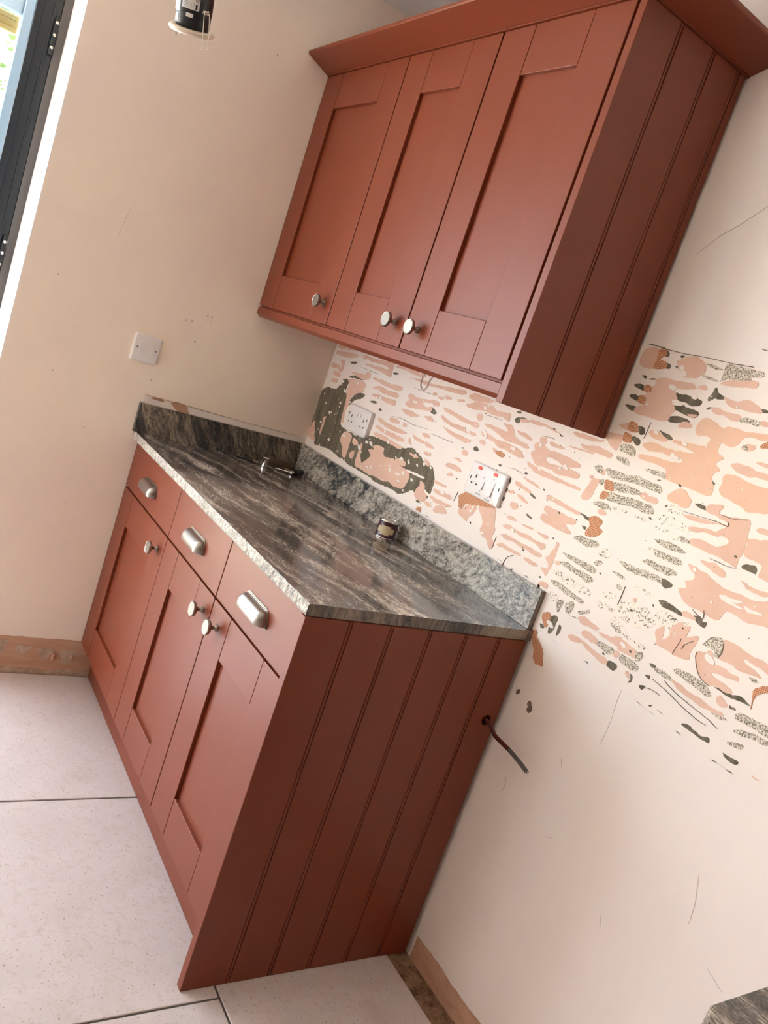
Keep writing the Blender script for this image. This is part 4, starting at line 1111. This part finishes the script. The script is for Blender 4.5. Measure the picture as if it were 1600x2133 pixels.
# light switch on the left wall
s = thing('light_switch', 'white two-gang light switch on the left wall', 'switch', (0, -0.648, 1.162)); mw = rot_to('left')
plate('face_plate', s, 0.087, 0.087, 0.0085, mw)
for dx in (-0.0125, 0.0125):
    lbox('rocker_surround', s, mw, dx-0.0102, dx+0.0102, -0.0142, 0.0142, 0.0080, 0.0089, M_LABEL); rocker(s, mw, dx, 0, 0.0185, 0.0265, 0.0088)
for dx in (-0.030, 0.030): screw(s, mw, dx, 0, 0.0085, M_CRCK)
# double socket over the corner of the worktop
s = thing('double_socket', 'plain white double wall socket near the corner under the single-door cabinet', 'socket', (0.328, -0.0018, 1.159)); mw = rot_to('back')
plate('face_plate', s, 0.146, 0.086, 0.0155, mw)
for dx in (-0.040, 0.040): pins(s, mw, dx, -0.006, 0.0155)
for dx in (-0.011, 0.011): rocker(s, mw, dx, 0.022, 0.0125, 0.021, 0.0155)
for dx in (-0.060, 0.060): lbox('screw_cap', s, mw, dx-0.002, dx+0.002, 0.008, 0.0165, 0.0149, 0.0158, M_DARK)
# cooker control unit
s = thing('cooker_switch_unit', 'white cooker switch with socket and two red indicators, above the paint tin', 'switch', (1.0275, -0.0018, 1.158))
plate('face_plate', s, 0.146, 0.086, 0.0112, mw); Z_ = 0.0112
pins(s, mw, -0.040, -0.004, Z_)
for dx, dy, ww, hh in ((-0.008, -0.006, 0.015, 0.028), (0.030, -0.006, 0.021, 0.040)): rocker(s, mw, dx, dy, ww, hh, Z_, 0.0055)
for dx in (-0.035, 0.031): lbox('indicator', s, mw, dx-0.0085, dx+0.0085, 0.0285, 0.0370, Z_-0.0004, Z_+0.0012, M_RED, 0.0005)
for dx in (-0.0605, 0.0605): lbox('screw_cap', s, mw, dx-0.0018, dx+0.0018, -0.004, 0.005, Z_-0.0004, Z_+0.0003, M_DARK)
for body, dx, dy, sz in (('ON', -0.008, 0.0135, 0.0036), ('ON', 0.030, 0.0195, 0.0036), ('OFF', -0.008, -0.0240, 0.0036), ('OFF', 0.030, -0.0300, 0.0036),
                         ('SOCKET', -0.010, -0.0325, 0.0052), ('COOKER', 0.030, -0.0365, 0.0052)):
    text_obj('lettering', body, sz, M_INK, mw @ Matrix.Translation((dx, dy, Z_+0.0002)), s)

# cable stub out of the end panel
pts = spline([(1.335, -0.047, 0.664), (1.362, -0.0465, 0.661), (1.380, -0.044, 0.656), (1.400, -0.044, 0.645), (1.429, -0.044, 0.6425), (1.456, -0.044, 0.6415)], 7)
c = thing('cable_stub', 'dark red-brown and grey cable stub sticking out of the end panel hole', 'cable', (1.36, -0.046, 0.66)); o = Vector(c.location)
bm = bmesh.new(); tube(bm, [p-o for p in pts], 0.0052, 14); link('painted_sheath', bm, M_CABLE, c, True)
p2 = spline([(1.4555, -0.044, 0.6415), (1.490, -0.044, 0.637), (1.524, -0.045, 0.631)], 7)
bm = bmesh.new(); tube(bm, [p-o for p in p2], 0.0051, 14); link('grey_sheath', bm, M_CABLG, c, True)
bm = bmesh.new()
for dz in (-0.002, 0.002): tube(bm, [Vector((1.523, -0.045+dz*0.6, 0.631+dz))-o, Vector((1.529, -0.045+dz, 0.6305+dz))-o], 0.0014, 8)
link('cut_core', bm, M_FLEX, c, True)
# loop of flex under the wall cabinet
bm = bmesh.new(); cx, cz = 0.815, 1.3555
pts = [(0.836, -0.150, 1.418), (0.838, -0.150, 1.392)] + [(cx+0.020*math.cos(a), -0.150+0.003*math.sin(a*0.5), cz+0.023*math.sin(a)) for a in [0.9+k*0.55 for k in range(11)]] + [(0.846, -0.146, 1.390), (0.848, -0.146, 1.418)]
tube(bm, spline(pts, 5), 0.0022, 8)
tag(link('flex_loop', bm, M_FLEX, None, True), 'small beige loop of flex hanging below the wall cabinets', 'cable')

# downlight hanging on its cable
DL = Vector((1.1853, -1.0527, 1.7572)); DS = 0.83
dl = thing('downlight', 'black downlight with cream rim hanging on its cable near the garden door', 'light', DL)
axis = Vector((0.3427, -0.228, 0.9114)).normalized()
Rm = axis.to_track_quat('Z', 'Y').to_matrix().to_4x4()
bm = bmesh.new(); rev(bm, [(0.0300, 0.006), (0.0325, 0.010), (0.0325, 0.030), (0.0335, 0.031), (0.0335, 0.075), (0.030, 0.080), (0.012, 0.082)], 40, Rm); link('can', bm, M_BLACK, dl, True)
bm = bmesh.new(); rev(bm, [(0.030, -0.002), (0.040, -0.003), (0.0425, 0.0), (0.0425, 0.004), (0.040, 0.0065), (0.034, 0.0068), (0.030, 0.0068)], 48, Rm); link('rim', bm, M_CREAM, dl, True)
# which way the camera sees the can: build a frame on its side for labels and clips
toc = (Vector(cam.matrix_world.translation) - DL); toc = (toc - axis*toc.dot(axis)).normalized(); sid = axis.cross(toc)
def on_can(ang, h, r): return axis*h + (toc*math.cos(ang) + sid*math.sin(ang))*r
def can_label(name, a0, a1, h0, h1, mat, r=0.0339):
    bm = bmesh.new(); n = 8; A, B = [], []
    for k in range(n+1):
        a = a0+(a1-a0)*k/n; A.append((bm.verts.new(on_can(a, h0, r)), bm.verts.new(on_can(a, h0, r-0.001)))); B.append((bm.verts.new(on_can(a, h1, r)), bm.verts.new(on_can(a, h1, r-0.001))))
    for k in range(n):
        bm.faces.new((A[k][0], A[k+1][0], B[k+1][0], B[k][0])); bm.faces.new((A[k][1], A[k+1][1], B[k+1][1], B[k][1]))
        bm.faces.new((A[k][0], A[k+1][0], A[k+1][1], A[k][1])); bm.faces.new((B[k][0], B[k+1][0], B[k+1][1], B[k][1]))
    return link(name, bm, mat, dl, True)
can_label('white_label', -0.72, 0.26, 0.039, 0.060, M_LABEL)
can_label('white_label', -1.45, -0.86, 0.030, 0.068, M_LABEL)
can_label('white_label', -1.3, -0.95, 0.016, 0.026, M_LABEL, 0.0330)
can_label('white_label', -0.42, -0.02, 0.026, 0.0325, M_LABEL, 0.0338)
can_label('white_label', -0.60, -0.20, 0.0655, 0.074, M_LABEL)
def can_text(body, ang, h, sz):
    p = on_can(ang, h, 0.0341); zax = (toc*math.cos(ang)+sid*math.sin(ang)); xax = axis.cross(zax).normalized()
    mwx = Matrix((xax, axis, zax)).transposed().to_4x4(); mwx.translation = p
    text_obj('lettering', body, sz, M_BLKPR, mwx, dl)
can_text('LITE', -0.44, 0.0555, 0.0052); can_text('CE', 0.12, 0.0548, 0.0066)
for k in range(4): can_label('print_line', -0.62, -0.28-0.05*k, 0.0505-0.0026*k, 0.0511-0.0026*k, M_INK, 0.03405)
can_label('print_block', 0.05, 0.15, 0.0405, 0.0485, M_BLKPR, 0.03405)
bm = bmesh.new(); tube(bm, [on_can(-0.13, 0.047, 0.0341)+ (axis*math.sin(t)*0.0034 + axis.cross(toc)*math.cos(t)*0.0034) for t in [2*PI*k/14 for k in range(15)]], 0.0003, 5); link('print_ring', bm, M_INK, dl)
def spring_clip(ang):
    rad = (toc*math.cos(ang)+sid*math.sin(ang)); tan = axis.cross(rad).normalized()
    bm = bmesh.new(); c0 = axis*0.040 + rad*0.0375
    coil = [c0 + tan*(-0.0055+0.011*k/60) + (axis*math.cos(2*PI*k/10) + rad*math.sin(2*PI*k/10))*0.0034 for k in range(61)]
    tube(bm, coil, 0.0006, 6)
    for s_ in (-1, 1): tube(bm, [c0 + tan*0.0055*s_ + rad*0.0030, axis*0.010 + rad*0.0455 + tan*0.0065*s_, axis*-0.018 + rad*0.0475 + tan*0.0055*s_], 0.0007, 6)
    tube(bm, [axis*-0.018 + rad*0.0475 - tan*0.0058, axis*-0.018 + rad*0.0475 + tan*0.0058], 0.0007, 6)
    link('spring_clip', bm, M_STEEL, dl, True)
spring_clip(0.60); spring_clip(0.60-PI)
bm = bmesh.new(); top = axis*0.081*DS
tube(bm, spline([top, top+axis*0.03, Vector((0.03, 0.005, 0.22)), Vector((0.0, 0.0, 0.45)), Vector((0.0, 0.0, ZC-DL.z))], 8), 0.003, 8); link('supply_cable', bm, M_FLEX, dl, True)
for ch in list(dl.children):
    if ch.name.split('.')[0] != 'supply_cable': ch.data.transform(Matrix.Scale(DS, 4))

# ------------------------------------------------------------------ things left on the worktop
TX, TY, TZ = 0.757, -0.066, ZW1+0.0003
tin = thing('paint_tin', 'small plum sample paint tin with a cream label beside the upstand', 'tin', (TX, TY, TZ))
R_ = 0.0285; Ht = 0.052
bm = bmesh.new(); rev(bm, [(0.026, 0.0), (R_+0.0006, 0.0006), (R_+0.0012, 0.002), (R_, 0.0036), (R_, Ht-0.004), (R_-0.0012, Ht-0.0035)], 48); link('body', bm, M_PLUM, tin, True)
for h in (0.0, Ht-0.0035):
    bm = bmesh.new(); rev(bm, [(R_-0.002, h), (R_+0.0012, h+0.0004), (R_+0.0016, h+0.0018), (R_+0.0010, h+0.0034), (R_-0.0025, h+0.0036)], 48); link('seam_ring', bm, M_STEEL, tin, True)
bm = bmesh.new(); rev(bm, [(R_-0.0022, Ht-0.001), (R_-0.0030, Ht+0.0012), (R_-0.0045, Ht+0.0012), (R_-0.0055, Ht-0.0012), (0.012, Ht-0.0014)], 40); link('lid', bm, M_STEEL, tin, True)
camdir = math.atan2(-1.3932-TY, 2.5946-TX)
def tin_label(a0, a1, h0, h1):
    bm = bmesh.new(); n = 10; r1, r0 = R_+0.0005, R_-0.0003; V = []
    for k in range(n+1):
        a = camdir+a0+(a1-a0)*k/n; V.append([bm.verts.new((r*math.cos(a), r*math.sin(a), h)) for r, h in ((r1, h0), (r1, h1), (r0, h1), (r0, h0))])
    for a, b in zip(V, V[1:]):
        for i in range(4): bm.faces.new((a[i], a[(i+1) % 4], b[(i+1) % 4], b[i]))
    bm.faces.new(V[0]); bm.faces.new(V[-1]); return link('paper_label', bm, M_PAPER, tin)
tin_label(-0.62, 0.42, 0.011, 0.0385); tin_label(-1.05, -0.62, 0.0165, 0.033); tin_label(0.42, 0.85, 0.0165, 0.033)
for s_ in (-1, 1):
    a = camdir + s_*1.35; bm = bmesh.new()
    tube(bm, [((R_+o_)*math.cos(a+q), (R_+o_)*math.sin(a+q), z) for o_, q, z in ((-0.001, 0, 0.037), (0.003, -0.06*s_, 0.034), (0.0055, -0.22*s_, 0.029), (0.006, -0.42*s_, 0.024))], [0.003, 0.0022, 0.0007, 0.0006], 8)
    link('handle_lug', bm, M_STEEL, tin, True)
WZ = ZW1+0.0004
v = thing('valve_spindle', 'small chrome tap spindle standing at the back of the worktop corner', 'fitting', (0.120, -0.189, WZ)); v.scale = (0.72, 0.72, 0.72)
bm = bmesh.new(); rev(bm, [(0.0125, 0), (0.0132, 0.001), (0.0132, 0.013), (0.0120, 0.015), (0.0105, 0.016), (0.0105, 0.020), (0.004, 0.021)], 10); link('knurled_nut', bm, M_STEEL, v, False)
bm = bmesh.new(); rev(bm, [(0.0042, 0.020), (0.0036, 0.034), (0.005, 0.040), (0.006, 0.042)], 20); link('stem', bm, M_STEEL, v, True)
bm = bmesh.new(); tube(bm, [(-0.006, -0.012, 0.044), (0, 0, 0.0435), (0.006, 0.012, 0.044)], [0.003, 0.0042, 0.0045], 12); link('cross_head', bm, M_STEEL, v, True)
def lying(a, b, prof, seg=14):
    a, b = Vector(a), Vector(b); d = b-a; L = d.length; m = d.to_track_quat('Z', 'Y').to_matrix().to_4x4(); m.translation = a
    bm = bmesh.new(); rev(bm, [(r, h*L) for r, h in prof], seg, m); return bm
sc_ = thing('screwdriver', 'black-handled screwdriver lying at the back corner of the worktop', 'tool', (0.135, -0.10, WZ)); o = Vector(sc_.location)
a = Vector((0.116, -0.142, WZ+0.0045)); b = Vector((0.150, -0.098, WZ+0.0075)); c_ = Vector((0.112, -0.034, WZ+0.0105))
link('blade', lying(a-o, b-o, [(0.0030, 0), (0.0028, 0.1), (0.0028, 1)]), M_STEEL, sc_, True)
link('ferrule', lying(b-o, b-o+(c_-b).normalized()*0.012, [(0.0045, 0), (0.006, 0.2), (0.006, 1)]), M_STEEL, sc_, True)
link('handle', lying(b-o+(c_-b).normalized()*0.012, c_-o, [(0.006, 0), (0.0105, 0.12), (0.0105, 0.35), (0.0090, 0.5), (0.0108, 0.7), (0.0095, 0.95), (0.006, 1)]), M_BLACK, sc_, True)
dr = thing('drill_bit', 'thin dark drill bit lying by the left upstand near the spindle', 'tool', (0.07, -0.235, WZ)); o = Vector(dr.location)
link('shank', lying(Vector((0.062, -0.275, WZ+0.0034))-o, Vector((0.082, -0.215, WZ+0.0034))-o, [(0.0032, 0), (0.0032, 1)]), M_BLACK, dr, True)
link('tip', lying(Vector((0.082, -0.215, WZ+0.0034))-o, Vector((0.088, -0.198, WZ+0.0034))-o, [(0.0032, 0), (0.0032, 0.7), (0.0005, 1)]), M_STEEL, dr, True)
bm = bmesh.new(); box(bm, -0.010, 0.010, -0.048, 0.048, 0, 0.024, 0.001)
of = tag(link('timber_offcut', bm, M_OFFC, None, True), 'dull brown timber offcut lying against the left upstand behind the screwdriver', 'offcut'); of.location = (0.040, -0.098, WZ); of.rotation_euler = (0, 0, 0.03)

# ------------------------------------------------------------------ second counter at the right, past the cooker gap
pl = (2.9, -0.30, 0.0)
b3 = thing('base_cabinet', 'red-ochre base cabinet under the granite at the lower right corner', 'cabinet', pl)
carcass(b3, 2.325, 3.50, -0.5735, -0.03, 0.128, 0.867, pl)
shaker_door(b3, 2.327, 2.91, 0.13, 0.865, YD, 0.11, 0.105, (2.38, 0.80), pl); shaker_door(b3, 2.915, 3.498, 0.13, 0.865, YD, 0.11, 0.105, (3.44, 0.80), pl)
bm = bmesh.new(); box(bm, 2.304-2.9, 2.3245-2.9, -0.594+0.3, -0.017+0.3, 0.0, 0.8688, 0.001); link('side_panel', bm, M_PV, b3, True)
bm = bmesh.new(); box(bm, 2.327-2.9, 3.498-2.9, -0.539+0.3, -0.521+0.3, 0.0, 0.126, 0.001); link('plinth_board', bm, M_PH, b3, True)
bm = bmesh.new()
prism(bm, [(2.282, -0.002), (2.288, -0.622), (2.300, -0.640), (3.51, -0.640), (3.51, -0.002)], 'z', ZW0, ZW1)
tag(link('worktop', bm, M_TOP), 'corner of a second streaked granite worktop at the lower right edge', 'worktop')
